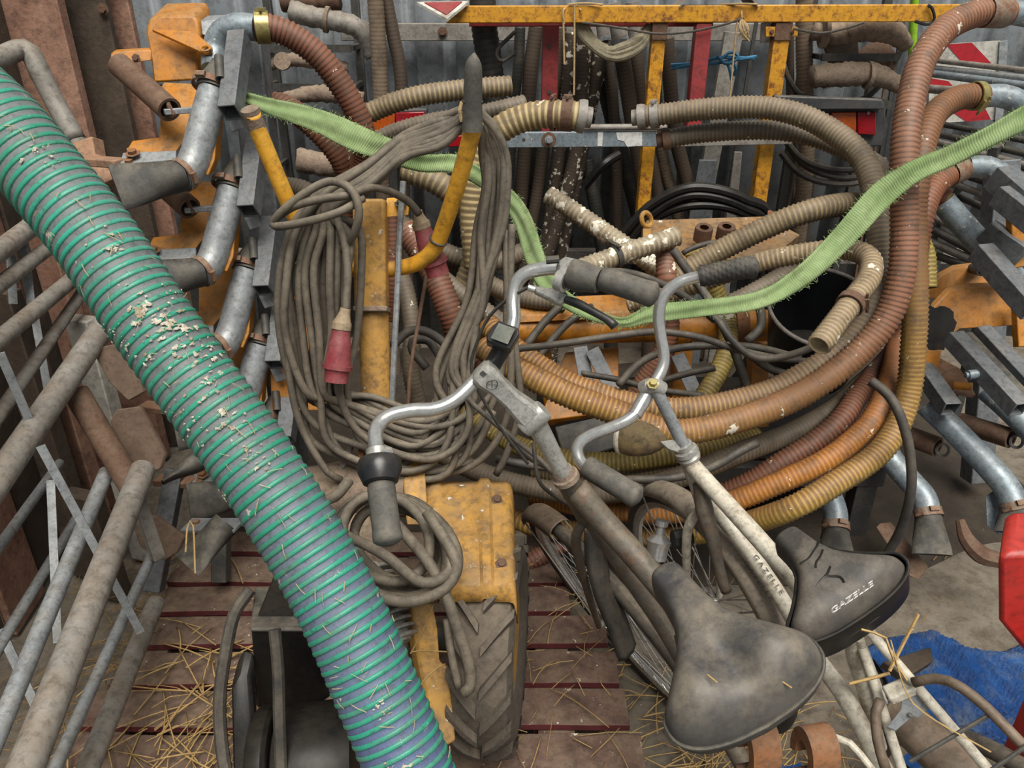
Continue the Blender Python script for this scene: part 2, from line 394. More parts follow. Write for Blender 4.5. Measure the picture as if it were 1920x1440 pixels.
def text_mesh(body, size, M, m, name, parent, ext=.0004, outline=0, spacing=1.0):
    cu = bpy.data.curves.new(name, 'FONT'); cu.body = body; cu.size = size; cu.extrude = ext; cu.align_x = 'CENTER'; cu.align_y = 'CENTER'; cu.space_character = spacing
    if outline: cu.extrude = 0; cu.fill_mode = 'NONE'; cu.bevel_depth = outline; cu.bevel_resolution = 0; cu.resolution_u = 4
    tmp = bpy.data.objects.new(name+'_tmp', cu); COL.objects.link(tmp)
    dg = bpy.context.evaluated_depsgraph_get(); me = bpy.data.meshes.new_from_object(tmp.evaluated_get(dg))
    bpy.data.objects.remove(tmp); me.name = name
    v = np.zeros(len(me.vertices)*3); me.vertices.foreach_get('co', v)
    v = np.array([list(M @ Vector(x)) for x in v.reshape(-1, 3)])
    mb = MB(); mb.put(v, [tuple(p.vertices) for p in me.polygons]); bpy.data.meshes.remove(me); bpy.data.curves.remove(cu)
    return mb.build(name, m, parent)
def basis(o, x, y):
    """4x4 with origin o, x axis along x, y axis near y"""
    x = Vector(x).normalized(); z = x.cross(Vector(y)).normalized(); y = z.cross(x)
    return Matrix(((x.x, y.x, z.x, o[0]), (x.y, y.y, z.y, o[1]), (x.z, y.z, z.z, o[2]), (0, 0, 0, 1)))
# ================================================================ the setting
def build_setting():
    # floor: one dirty concrete slab with gentle unevenness
    m = MB(); nx, ny = 60, 60; v = []
    for i in range(nx):
        for j in range(ny):
            x = -2.6+6.2*i/(nx-1); y = -1.2+5.6*j/(ny-1)
            v.append((x, y, .006*math.sin(3*x+1.3*y)+.004*math.sin(7*y-2*x)-.012))
    m.grid(v, nx, ny); m.build('floor', 'concrete', kind='structure', sharp=180, label='dirty grey concrete floor of the shed')
    # back wall: trapezoidal metal sheet
    YB = 4.05; prof = []; x = -2.4
    while x < 3.6:
        prof += [(x, 0), (x+.115, 0), (x+.135, .035), (x+.175, .035)]; x += .195
    m = MB(); v = []
    for (a, d) in prof: v += [(a, YB-.035+d, 0), (a, YB-.035+d, 2.9)]
    m.put(v, [(2*i, 2*i+2, 2*i+3, 2*i+1) for i in range(len(prof)-1)])
    o = m.build('wall_back', 'sheet', kind='structure', sharp=20, label='grey corrugated metal sheet wall at the back')
    s = o.modifiers.new('thick', 'SOLIDIFY'); s.thickness = .004
    # rails fixed to the wall
    rl = MB().beam(PY(640, 60, 3.93), PY(1500, 60, 3.93), .05, .075).build('wall_rail', 'galvdirty', o, bev=.004)
    for u in (830, 1200):
        MB().hexbolt(PY(u, 60, 3.9), (0, -1, 0), .014, .02).build('bolt', 'rust', rl)
    MB().beam(PY(400, 480, 3.93), PY(1900, 480, 3.93), .05, .075).build('wall_rail', 'galvdirty', o, bev=.004)
    # left wall: upright boards
    lw = thing('wall_left', None, None, (-1.55, 1.4, 0)); tag(lw, 'left wall of reddish brown upright boards', None, None, 'structure')
    y = .25; k = 0; cols = ['plankpink', 'plankdark', 'plankdark', 'plankpink', 'plankdark']
    while y < 2.75:
        w = random.uniform(.17, .23); xm = -1.34-.10*(y+w/2); dx = random.uniform(-.012, .012)
        a = Vector((xm+dx+.05*w, y+.006, 0)); b = Vector((xm+dx-.05*w, y+w-.006, 0))
        MB().prism([a, b, b+Vector((0, 0, 1.75)), a+Vector((0, 0, 1.75))], (-.03, 0, 0)).build('plank', cols[k % 5], lw, bev=.003)
        y += w; k += 1
    # return wall beside the corner: boards facing the camera
    rw = thing('wall_return', None, None, (-1.6, 2.85, 0)); tag(rw, 'end boards at the left corner beside the metal sheet', None, None, 'structure')
    def board(u0, u1, vt, Y, bot, mt, th=.035):
        a, b = PY(u0, vt, Y), PY(u1, vt, Y); a2, b2 = PY(u0+bot, 430, Y), PY(u1+bot, 430, Y)
        for q in (a, b): q.z = 2.6
        for q in (a2, b2): q.z = 0.0
        # keep boards upright: x from the middle height
        xa, xb = PY(u0+bot*.4, 140, Y).x, PY(u1+bot*.4, 140, Y).x
        a.x = a2.x = xa; b.x = b2.x = xb
        MB().prism([a, b, b2, a2], (0, th, 0)).build('plank', mt, rw, bev=.004)
    board(-170, 10, 0, 2.72, 30, 'plankpink'); board(12, 128, 0, 2.74, 30, 'plankpink', .05); board(131, 218, 0, 2.86, 20, 'plankdark'); board(212, 262, 0, 2.95, 14, 'plankpink'); board(-170, -5, 0, 2.80, 20, 'plankdark')
    # fixings on the dark post
    MB().hexbolt(PY(193, 17, 2.85), (0, -1, 0), .012, .012).build('bolt', 'rust', rw)
build_setting()

# ================================================================ back of the shed
def back_things():
    YF = 3.40
    fr = thing('yellow_steel_frame', 'rusty yellow steel frame with long top beam and two posts', 'frame', PY(1320, 560, YF))
    MB().beam(PY(838, 27, YF), PY(1830, 24, YF), .075, .062).build('top_beam', 'yellowrust', fr, bev=.004)
    for (u0, u1, w) in ((1236, 1200, .055), (1466, 1412, .062)):
        a, b = PY(u0, 42, YF+.005), PY(u1, 440, YF+.005)
        MB().beam(a, b, w, w, up=(0, 1, 0)).build('post', 'yellowrust', fr, bev=.004)
        MB().beam(a+Vector((0, -.004, .0)), a+(b-a)*.075+Vector((0, -.004, 0)), w+.006, w+.006, up=(0, 1, 0)).build('weld_sleeve', 'rust', fr, bev=.003)
    for du in (-19, 19):
        t = MB().prism([PY(1466+du-11, 50, YF-.03), PY(1466+du+11, 50, YF-.03), PY(1466+du+11, 69, YF-.03), PY(1466+du-11, 69, YF-.03)], (0, .008, 0)).build('tab', 'yellowrust', fr, bev=.002)
        MB().hexbolt(PY(1466+du, 60, YF-.032), (0, -1, 0), .006, .008).build('bolt', 'rust', t)
    MB().beam(PY(1436, 42, YF+.03), PY(1434, 80, YF+.03), .035, .03, up=(0, 1, 0)).build('white_block', 'whiteboard', fr, bev=.003)
    # twine round the beam (dangling)
    def cord(name, label, cat, paths, r, mt, parts=None):
        m = MB()
        for p in paths: m.tube([PY(*q) for q in p], r, 6, .015)
        return m.build(name, mt, label=label, cat=cat)
    Yt = YF-.05
    cord('baling_twine', 'tan baling twine looped over the yellow beam, hanging straight down', 'twine',
         [[(1058, 45, Yt), (1056, 20, Yt), (1075, 8, YF), (1090, 20, Yt)], [(1077, 10, Yt), (1077, 90, Yt), (1076, 178, Yt)], [(1056, 18, Yt), (1057, 70, Yt), (1058, 120, Yt)],
          [(1066, 8, Yt+.01), (1100, 6, Yt+.01), (1130, 9, Yt)]], .004, 'twine')
    cord('baling_twine', 'knotted tuft of straw-coloured twine hanging beside the second yellow post', 'twine',
         [[(1394, 8, YF), (1390, 25, Yt), (1392, 40, Yt)]]+[[(1390, 34, Yt), (1390+random.uniform(-8, 14), 55, Yt-.01), (1394+random.uniform(-10, 16), 74+random.uniform(-8, 8), Yt)] for _ in range(9)]
         + [[(1382, 40, Yt), (1376, 100, Yt), (1368, 190, Yt)], [(1350, 8, YF-.03), (1395, 7, Yt), (1420, 8, Yt)]], .0035, 'twine')
    cord('blue_rope', 'bright blue rope knotted across behind the yellow posts', 'rope',
         [[(1258, 128, 3.62), (1300, 122, 3.6), (1345, 118, 3.58), (1375, 113, 3.58), (1418, 106, 3.6)], [(1258, 122, 3.62), (1310, 118, 3.6), (1350, 108, 3.57), (1415, 110, 3.6)],
          [(1345, 105, 3.57), (1362, 120, 3.55), (1385, 108, 3.56), (1370, 98, 3.57), (1350, 112, 3.56)], [(1362, 115, 3.56), (1368, 130, 3.55), (1372, 150, 3.56)], [(1370, 115, 3.56), (1380, 128, 3.55), (1376, 142, 3.56)]], .007, 'bluerope')
    cord('black_wire', 'thin black wire drooping below the yellow beam between its posts', 'wire',
         [[(1090, 42, Yt), (1160, 52, Yt), (1230, 63, Yt), (1290, 60, Yt), (1350, 48, Yt), (1395, 34, Yt)], [(1488, 54, Yt), (1540, 62, Yt), (1590, 52, Yt), (1620, 42, Yt)]], .0045, 'cabledark')
    cord('black_wire', 'short black wire hooked round the right end of the yellow beam', 'wire',
         [[(1716, 40, Yt), (1740, 46, Yt), (1752, 36, Yt), (1748, 16, Yt), (1740, 10, Yt)]], .006, 'blackplastic')
    # warning triangle reflector on the beam end
    bt = PY(845, 27, YF).z+.031
    def on(u, v, Y, dz=0): q = PY(u, v, Y); return Vector((q.x, Y, bt+dz))
    T3 = [on(782, 20, YF-.045, .004), on(880, 20, YF-.04, .008), on(838, 20, YF-.17, -.052)]
    tr = MB().prism(T3, (0, 0, .010)).build('triangle_reflector', 'whiteboard', label='dusty red triangular reflector lying on the left end of the yellow beam', cat='reflector')
    cen = sum(T3, Vector())/3
    MB().prism([cen+(q-cen)*.72+Vector((0, 0, .010)) for q in T3], (0, 0, .004)).build('red_face', 'redpaint', tr)
    # grey tin tray on the beam
    tt = MB()
    prof = [(0, .0), (.03, .035), (.15, .05), (.27, .035), (.3, 0)]
    a = PY(1270, 12, YF); tt.prism([a+Vector((x*1.02, -.05, z)) for x, z in prof]+[a+Vector((x*1.02, -.05, z-.006)) for x, z in reversed(prof)], (0, .18, 0))
    tt.build('tin_cover', 'galvdirty', label='curved grey tin cover lying on top of the yellow beam', cat='cover')
    # red frame behind
    rf = thing('red_steel_frame', 'red painted steel frame with two channel posts behind the yellow frame', 'frame', PY(1170, 520, 3.5))
    MB().beam(PY(880, 42, 3.5), PY(1335, 42, 3.5), .05, .03).build('top_bar', 'redpaint', rf, bev=.003)
    p1 = MB(); a, b = PY(1033, 46, 3.46), PY(1029, 258, 3.46); p1.beam(a, b, .066, .012, up=(0, 1, 0)); p1.beam(a+Vector((-.03, .025, 0)), b+Vector((-.03, .025, 0)), .006, .05, up=(0, 1, 0)); p1.beam(a+Vector((.03, .025, 0)), b+Vector((.03, .025, 0)), .006, .05, up=(0, 1, 0))
    po = p1.build('post', 'redpaint', rf, bev=.002)
    for vv in (88, 173): MB().lathe(PY(1030, vv, 3.45), (0, -1, 0), [(0, .001), (.008, .001), (.008, 0)], 12).build('bolt_hole', 'darksteel', po)
    a, b = PY(1318, 44, 3.4), PY(1296, 262, 3.38)
    MB().beam(a, b, .062, .062, up=(0, 1, 0)).build('post', 'redpaint', rf, bev=.004)
    # galvanised light bar with trailer lights
    lb = thing('trailer_light_bar', 'galvanised trailer light bar with rusty bolt and white sticker remnants', 'light bar', PY(1200, 272, 3.28))
    Y = 3.28
    MB().prism([PY(935, 262, Y), PY(962, 249, Y), PY(1232, 246, Y), PY(1232, 275, Y), PY(940, 277, Y), PY(925, 270, Y)], (0, .03, 0)).build('front_bar', 'galvblue', lb, bev=.002)
    MB().beam(PY(1232, 266, Y+.05), PY(1486, 260, Y+.05), .03, .04).build('rear_bar', 'galvdirty', lb, bev=.003)
    MB().beam(PY(700, 262, Y+.06), PY(930, 264, Y+.06), .03, .04).build('rear_bar', 'galvdirty', lb, bev=.003)
    MB().cyl(PY(1095, 239, Y), PY(1250, 238, Y), .013).build('round_rod', 'galvdirty', lb)
    bo = MB().lathe(PY(1029, 262, Y), (0, -1, 0), [(0, .004), (.03, .004), (.03, 0), (.028, -.004)], 20).build('washer', 'rust', lb)
    MB().hexbolt(PY(1029, 262, Y-.004), (0, -1, 0), .011, .018).build('bolt', 'galv', bo)
    MB().lathe(PY(982, 262, Y), (0, -1, 0), [(0, .001), (.007, .001), (.007, 0)], 12).build('bolt_hole', 'darksteel', lb)
    MB().prism([PY(1155, 248, Y-.001), PY(1204, 247, Y-.001), PY(1204, 273, Y-.001), PY(1176, 275, Y-.001), PY(1170, 265, Y-.001), PY(1158, 262, Y-.001)], (0, -.001, 0)).build('sticker', 'lettering', lb)
    MB().prism([PY(1121, 247, Y-.001), PY(1131, 247, Y-.001), PY(1129, 274, Y-.001), PY(1120, 274, Y-.001)], (0, -.001, 0)).build('sticker', 'lettering', lb)
    # right lamp housing
    rl = thing('trailer_lamp', 'black trailer lamp housing with orange and red lenses at the right', 'lamp', PY(1580, 275, Y))
    hs = MB(); hs.prism([PY(1490, 181, Y+.02), PY(1560, 185, Y+.02), PY(1645, 190, Y+.02), PY(1659, 200, Y+.02), PY(1664, 240, Y+.02), PY(1655, 275, Y+.02), PY(1500, 272, Y+.02)], (0, .07, 0)); hs.build('housing', 'lightbody', rl, bev=.006)
    fr2 = MB().prism([PY(1455, 180, Y-.03), PY(1655, 187, Y-.03), PY(1660, 205, Y-.03), PY(1455, 206, Y-.03)], (0, .05, 0)).build('hood', 'lightbody', rl, bev=.004)
    MB().prism([PY(1560, 211, Y-.0), PY(1606, 210, Y-.0), PY(1606, 250, Y-.0), PY(1560, 248, Y-.0)], (0, .03, 0)).build('orange_lens', 'lensorange', rl, bev=.004)
    le = MB().prism([PY(1608, 210, Y-.0), PY(1643, 210, Y-.0), PY(1643, 254, Y-.0), PY(1608, 252, Y-.0)], (0, .03, 0)).build('red_lens', 'lensred', rl, bev=.004)
    MB().hexbolt(PY(1628, 212, Y-.004), (0, -1, 0), .004, .004).build('screw', 'galv', le)
    MB().prism([PY(1495, 257, Y), PY(1546, 259, Y), PY(1546, 270, Y), PY(1495, 269, Y)], (0, .02, 0)).build('red_reflector', 'lensred', rl, bev=.003)
    ll = thing('trailer_lamp', 'red trailer lamp half hidden behind the twin hoses at the left', 'lamp', PY(770, 280, Y))
    MB().prism([PY(690, 207, Y+.02), PY(800, 205, Y+.02), PY(805, 252, Y+.02), PY(690, 252, Y+.02)], (0, .06, 0)).build('housing', 'lightbody', ll, bev=.004)
    MB().prism([PY(700, 214, Y), PY(740, 212, Y), PY(740, 246, Y), PY(700, 248, Y)], (0, .03, 0)).build('orange_lens', 'lensorange', ll, bev=.003)
    MB().prism([PY(742, 212, Y), PY(796, 210, Y), PY(796, 240, Y), PY(742, 244, Y)], (0, .03, 0)).build('red_lens', 'lensred', ll, bev=.003)
    MB().prism([PY(832, 256, Y), PY(890, 253, Y), PY(890, 274, Y), PY(832, 276, Y)], (0, .02, 0)).build('red_reflector', 'lensred', ll, bev=.003)
    # hazard marker board
    hb = thing('hazard_marker_board', 'red and white diagonally striped marker board at the right', 'sign', PY(1820, 235, 3.75))
    Y = 3.75
    MB().prism([PY(1745, 84, Y), PY(1876, 76, Y), PY(1868, 224, Y), PY(1740, 232, Y)], (0, .006, 0)).build('board', 'whiteboard', hb)
    for q in ([(1774, 83), (1822, 80), (1862, 122), (1862, 126), (1806, 119)], [(1741, 146), (1778, 152), (1790, 165), (1741, 165)], [(1760, 192), (1840, 190), (1858, 224), (1812, 228)]):
        MB().prism([PY(a, b, Y-.001) for a, b in q], (0, -.001, 0)).build('red_stripe', 'redfilm', hb)
    MB().beam(PY(1880, 77, Y), PY(1871, 226, Y), .035, .02, up=(0, 1, 0)).build('edge_frame', 'galv', hb)
    # lime green pole
    MB().tube([PY(1716, -20, 3.7), PY(1712, 60, 3.7), PY(1705, 240, 3.7)], .017, 12).build('lime_green_pole', 'limegreen', label='lime green plastic pole standing against the metal wall', cat='pole')
    # thin rods leaning on the wall
    for i, (u0, v0, u1, v1, r, mt, lab) in enumerate((
        (1697, 20, 1655, 300, .010, 'darksteel', 'thin dark rod leaning left of the lime green pole'),
        (1680, 25, 1640, 320, .008, 'rust', 'thin rusty rod leaning behind the orange lamp lens'),
        (1420, 30, 1395, 210, .010, 'darksteel', 'dark thin rod leaning left of the second yellow post'),
        (1375, 60, 1330, 330, .05, 'galvdirty', 'wide grey dusty strip leaning behind the blue rope knot'),
        (1486, 70, 1492, 210, .007, 'rust', 'narrow rusty rod right behind the second yellow post'))):
        a, b = PY(u0, v0, 3.86), PY(u1, v1, 3.82); b = a+(b-a)*(a.z/(a.z-b.z)); b.y = 3.84
        MB().beam(a, b, r*1.6, r*.8 if r > .03 else r*1.6, up=(0, 1, 0)).build('leaning_rod', mt, label=lab, cat='rod', bev=.002)
    # rusty old parts piled on the back rack
    def lump(pts, radii, mt, name, label, cat, extra=None, group=None):
        c = [PY(*q) for q in pts]; t = thing(name, label, cat, min(c, key=lambda q: q.z), group)
        m = MB(); m.tube(c, 1, 12, .012, radii=radii)
        v = m.v[0]; v += rng.normal(0, .0022, v.shape); m.build('body', mt, t, sharp=180)
        if extra: extra(t)
        return t
    def flange(u, v, Y, n, R, mt='rustpale'):
        def f(t): MB().lathe(PY(u, v, Y), n, [(0, -.008), (R, -.008), (R, .008), (0, .008)], 16).build('flange', mt, t)
        return f
    lump([(545, 22, 3.55), (613, 37, 3.55), (660, 47, 3.55), (683, 66, 3.56), (700, 105, 3.58)], [.045, .04, .04, .038, .036], 'galvdirty', 'bent_pipe', 'dusty bent exhaust pipe on the rack at upper left', 'pipe', flange(613, 37, 3.55, (1, 0, -.2), .052))
    lump([(500, 125, 3.6), (545, 112, 3.55), (600, 118, 3.55), (650, 128, 3.6)], [.02, .028, .028, .026], 'rustpale', 'rusty_casting', 'lumpy rusty casting behind the rust-brown hose, upper left', 'casting', flange(530, 115, 3.53, (0, -1, .3), .036))
    lump([(530, 0, 3.72), (585, 3, 3.72), (636, -3, 3.72)], [.05, .04, .05], 'rust', 'rusty_casting', 'dark rusty casting at the top edge left of the tan hoses', 'casting')
    lump([(535, 185, 3.5), (600, 175, 3.5), (680, 186, 3.5)], [.03, .035, .03], 'rustpale', 'rusty_bracket_arm', 'rusty arm just above the green strap at left', 'arm')
    lump([(560, 300, 3.2), (620, 310, 3.2), (690, 305, 3.2)], [.05, .045, .04], 'rustpale', 'rusty_roller', 'dusty brown roller under the green strap at left', 'roller')
    lump([(1526, 60, 3.55), (1575, 62, 3.55), (1620, 50, 3.53), (1670, 58, 3.53), (1700, 85, 3.55)], [.035, .05, .06, .05, .03], 'rustpale', 'rusty_casting', 'lumpy dirt-caked axle piece under the right half of the beam', 'casting', flange(1545, 62, 3.52, (1, 0, 0), .06))
    lump([(1522, 143, 3.5), (1590, 140, 3.5), (1640, 140, 3.5), (1690, 162, 3.5)], [.045, .05, .045, .03], 'rustpale', 'rusty_casting', 'lower dirt-caked axle piece above the black lamp housing', 'casting', flange(1628, 141, 3.49, (1, 0, 0), .055))
    MB().prism([PY(1547, 82, 3.6), PY(1610, 78, 3.6), PY(1612, 118, 3.6), PY(1560, 128, 3.6)], (0, .04, 0)).build('dusty_plate', 'rustpale', label='square dusty plate between the two dirt-caked axle pieces', cat='plate', bev=.005)
    MB().lathe(PY(1640, 118, 3.62), (-.3, -1, .3), [(0, -.006), (.085, -.006), (.085, .006), (0, .014)], 28).build('rusty_disc', 'rust', label='round rusty disc blade right of the square dusty plate', cat='disc')
    # racks that carry the rusty parts
    def rack(u0, u1, levels, lab):
        a, b = PY(u0, 0, 3.72), PY(u1, 0, 3.72)
        t = thing('storage_rack', lab, 'rack', ((a.x+b.x)/2, 3.66, 0))
        for x in (a.x, b.x): MB().beam((x, 3.74, 0), (x, 3.74, 1.75), .035, .035, up=(0, 1, 0)).build('upright', 'darksteel', t, bev=.003)
        for z, y in levels:
            MB().beam((a.x, y, z), (b.x, y, z), .012, .03).build('shelf_bar', 'darksteel', t)
            for x in (a.x, b.x): MB().beam((x, y, z), (x, 3.76, z), .02, .02).build('bracket', 'darksteel', t)
    def zb(u, v, Y, r): return PY(u, v, Y).z-r-.01
    rack(498, 664, [(zb(664, 56, 3.55, .062), 3.55), (zb(650, 128, 3.55, .066), 3.55), (zb(680, 187, 3.5, .05), 3.5), (zb(620, 312, 3.2, .066), 3.2)], 'dark steel rack carrying rusty parts behind the left injector')
    rack(1528, 1668, [(zb(1640, 66, 3.53, .075), 3.53), (zb(1660, 152, 3.5, .085), 3.5)], 'dark steel rack carrying dirt-caked parts above the lamp housing')
    # dark bulk low at the back
    for (u0, v0, u1, v1, Y, mt, lab) in ((1270, 300, 1345, 410, 3.6, 'steelgrey', 'grey slanted sheet standing behind the hose rack near the yellow posts'), (1360, 285, 1392, 420, 3.65, 'galvdirty', 'narrow grey board standing left of the second yellow post'), (1470, 300, 1535, 420, 3.6, 'plankdark', 'worn dark board standing under the black lamp housing')):
        lo = [PY(u0, v1, Y), PY(u1, v1, Y)]
        for q in lo: q.z = 0
        MB().prism([lo[0], PY(u0+(u1-u0)*.55, v0, Y+.03), PY(u1, v0, Y+.03), lo[1]], (0, .02, 0)).build('leaning_board', mt, label=lab, cat='board', bev=.003)
    # hoses hanging upright on the rack
    k = 0
    def vh(pts, px, mt, lab, Y=3.75, fit=None, pitch=.016):
        c = [PY(u, v, Y) for u, v in pts]; d = Y/1.05; r = px/2/FPX*d
        e = c[-1]; sl = (e-c[-2]).normalized()
        if e.z > .1: c += [e+Vector((sl.x*.25, .02, -.4*e.z)), Vector((e.x+sl.x*.35, min(Y+.03, 3.9), .012))]
        c = settle(c, r, .03)
        if not fit:
            MB().tube(c, r, 12, rib=pitch, inner=r*.8, depth=.07).build('hanging_hose', mt, sharp=180, label=lab, cat='hose', group='hoses hanging upright at the back')
            return
        t = thing('hanging_hose', lab, 'hose', c[-1], 'hoses hanging upright at the back')
        MB().tube(c, r, 12, rib=pitch, inner=r*.8, depth=.07).build('hose_body', mt, t, sharp=180)
        up = (c[0]-c[1]).normalized()
        MB().tube([c[0]-up*.03, c[0]+up*.13], r*.9, 12).build('galvanised_spigot', 'galvdirty', t)
        cl = MB().band(c[0]-up*.015, up, r*1.02, .02, .004).build('clamp', 'galv', t)
        MB().beam(c[0]-up*.015+Vector((.0, -r*1.15, 0)), c[0]-up*.015+Vector((.025, -r*1.15, 0)), .012, .014).build('clamp_screw', 'galv', cl)
    vh([(702, -20), (708, 60), (714, 180), (716, 300)], 30, 'hosebackbeige', 'tan hanging hose left of the two behind the rust-brown hose', 3.45)
    vh([(722, -10), (738, 70), (750, 130), (755, 220), (756, 320)], 25, 'hoseback', 'brown hanging hose right of the two behind the rust-brown hose', 3.5)
    vh([(904, -20), (908, 50), (918, 120), (930, 220)], 48, 'hoseblack', 'thick black ribbed hose hanging above the yellow handlebar grip', 3.55, pitch=.024)
    vh([(975, 50), (972, 120), (962, 220), (955, 330)], 20, 'hoseblack', 'thin black hose hanging left of the first red post', 3.7)
    vh([(1006, 48), (995, 130), (988, 230), (980, 330), (968, 470)], 28, 'hoseback', 'brown hanging hose immediately left of the first red post', 3.72)
    vh([(1050, 50), (1045, 150), (1022, 260), (1008, 360), (985, 490)], 25, 'hoseback', 'dark brown hanging hose immediately right of the first red post', 3.74)
    vh([(1072, 60), (1066, 160), (1050, 270), (1038, 370), (1016, 500)], 28, 'hosebackstreak', 'hanging hose with white streaks below the rusty bolt', 3.68)
    vh([(1096, 60), (1090, 170), (1085, 260), (1066, 350), (1035, 450), (1010, 520)], 30, 'hosebackstreak', 'white-splashed hanging hose curving left behind the broken hose', 3.62)
    vh([(1128, 80), (1116, 150), (1098, 240), (1080, 330), (1062, 420)], 30, 'hosebackstreak', 'white-splashed hanging hose below the pale coiled tube', 3.66)
    vh([(1130, 150), (1150, 230), (1175, 320), (1200, 420)], 30, 'hoseblack', 'dark grey hanging hose slanting right behind the light bar', 3.8)
    vh([(1160, 68), (1172, 140), (1186, 230), (1200, 310), (1212, 400)], 30, 'hoseback', 'brown hanging hose clamped to the leftmost steel spigot', 3.6, True)
    vh([(1128+62, 66), (1196, 140), (1206, 240), (1228, 340)], 26, 'hoseback', 'brown hanging hose clamped to the spigot beside the first yellow post', 3.68, True)
    vh([(1130, 64), (1138, 120), (1150, 200)], 22, 'hoseback', 'short brown hanging hose clamped to a spigot inside the pale coiled tube', 3.72, True)
    vh([(1250, 70), (1256, 150), (1266, 250), (1285, 330), (1300, 390)], 28, 'hoseback', 'brown hanging hose just right of the first yellow post', 3.7)
    vh([(1228, 150), (1234, 240), (1248, 320), (1270, 400)], 25, 'hosebackbeige', 'greenish tan hanging hose crossing behind the first yellow post', 3.76)
    vh([(1508, -20), (1508, 100), (1511, 220), (1512, 300), (1500, 420)], 31, 'hosebackbeige', 'thick beige hanging hose right of the second yellow post', 3.62)
    vh([(1480, 60), (1482, 180), (1488, 300), (1470, 400)], 16, 'hoseback', 'slim brown hanging hose between yellow post and beige hose', 3.75)
    vh([(1100, 300), (1115, 380), (1130, 470)], 28, 'hoseblack', 'dark hose slanting down behind the broken white-flecked hose', 3.7)
    vh([(925, 300), (912, 400), (896, 520)], 26, 'hoseback', 'brown hanging hose behind the right hanging cable bunch', 3.6)
    # pale twisted tube hung in a loop
    m = MB()
    for k in range(3):
        q = [(1078+k*7, 38, 3.42), (1092+k*9, 68+k*2, 3.40), (1128+k*6, 100-k*3, 3.38), (1160, 108-k*9, 3.37), (1200-k*2, 90-k*8, 3.38), (1222-k*3, 50, 3.42)]
        m.tube([PY(*x) for x in q], .017, 10, .02)
    m.build('coiled_tube', 'grass', label='pale dirty tube hung in a loop under the yellow beam', cat='tube')
    # black loops of pipe by the back
    m = MB()
    for (a, b, c, r) in (((1165, 445), (1300, 352), (1445, 425), .022), ((1175, 460), (1300, 366), (1440, 440), .022), ((1185, 455), (1305, 385), (1425, 440), .018)):
        m.tube([PY(a[0], a[1], 3.1), PY((a[0]+b[0])/2-10, (a[1]+b[1])/2-14, 3.08), PY(b[0], b[1], 3.05), PY((c[0]+b[0])/2+20, (c[1]+b[1])/2-16, 3.05), PY(c[0], c[1], 3.1), Vector((PY(c[0], c[1], 3.1).x+.05, 3.12, .35)), Vector((PY(c[0], c[1], 3.1).x-.1, 3.14, .02))], r, 10)
    m.build('black_pipe_coil', 'blackengine', label='coil of black plastic pipe arching behind the orange plate', cat='pipe coil')
    m = MB()
    for k, (dv, du) in enumerate(((0, 0), (14, 8), (26, -6))):
        m.tube([PY(1470+du, 260+dv, 3.5), PY(1500+du, 295+dv, 3.48), PY(1545+du, 315+dv, 3.46), PY(1600, 318+dv, 3.46), PY(1660, 300+dv, 3.5)], .014, 8)
    m.build('grey_tube_loop', 'cabledark', label='loops of thin grey tube hanging below the black lamp housing', cat='tube')
    MB().tube([PY(1466, 110, 3.6), PY(1480, 150, 3.58), PY(1510, 180, 3.58), PY(1600, 190, 3.6), PY(1650, 160, 3.6), PY(1690, 95, 3.6)], .012, 8).build('grey_tube_loop', 'cabledark', label='grey tube sagging between beige hose and lime green pole', cat='tube')
    MB().tube([PY(965, 60, 3.47), PY(932, 95, 3.45), PY(940, 115, 3.45), PY(965, 100, 3.47)], .008, 8).build('grey_tube_loop', 'cabledark', label='small grey loop of tube right of the thick black hose', cat='tube')
    MB().tube([PY(1095, 350, 3.4), PY(1130, 310, 3.4), PY(1160, 290, 3.45)], .02, 8).build('black_pipe_coil', 'blackengine', label='short black pipe bend between the hanging hoses', cat='pipe')
back_things()
# ================================================================ hoses
def hose(lab, pts, r, mt, pitch=.0125, ends=(), seg=14, depth=.13, group='corrugated suction hoses in the tangle', open_=True, deep=False):
    """ends: list of (which, kind, ...) -> cuff, clamp"""
    c = settle(PX(pts), r, deep=deep)
    if not ends:
        return MB().tube(c, r, seg, rib=pitch, inner=r*.78 if open_ else 0, depth=depth).build('corrugated_hose', mt, sharp=180, label=lab, cat='hose', group=group)
    t = thing('corrugated_hose', lab, 'hose', min(c, key=lambda q: q.z), group)
    MB().tube(c, r, seg, rib=pitch, inner=r*.78, depth=depth).build('hose_body', mt, t, sharp=180)
    cc, L = resample(spline(c), .01); T = frames(cc)[0]
    for e in ends:
        kind, dist = e[0], e[1]; i = int(np.argmin(abs(L-(dist if dist >= 0 else L[-1]+dist))))
        p, n = Vector(cc[i]), Vector(T[i])
        if kind == 'cuff':
            MB().tube([p-n*e[2]/2, p+n*e[2]/2], r*1.07, 20, smooth=False, inner=0, cap=False).build('cuff', e[3], t)
        elif kind == 'clamp':
            m = MB().band(p, n, r*1.03, e[2], .0035, 28).build('clamp', e[3], t)
            side = (Vector((0, 0, 1))-n*n.z).normalized() if len(e) < 5 else Vector(e[4]).normalized()
            q = p+side*(r*1.13); x = n.cross(side)
            MB().beam(q-x*.016, q+x*.016, e[2]*.8, .014, up=side).cyl(q-x*.03+side*.003, q+x*.03+side*.003, .004, 8).build('clamp_screw', e[3], m)
        elif kind == 'flange':
            MB().lathe(p, n, [(r*.72, -.012), (r*1.12, -.012), (r*1.14, 0), (r*1.05, .012), (r*.80, .014), (r*.72, .0), (r*.70, -.03)], 28).build('end_ring', e[3], t)
    return t
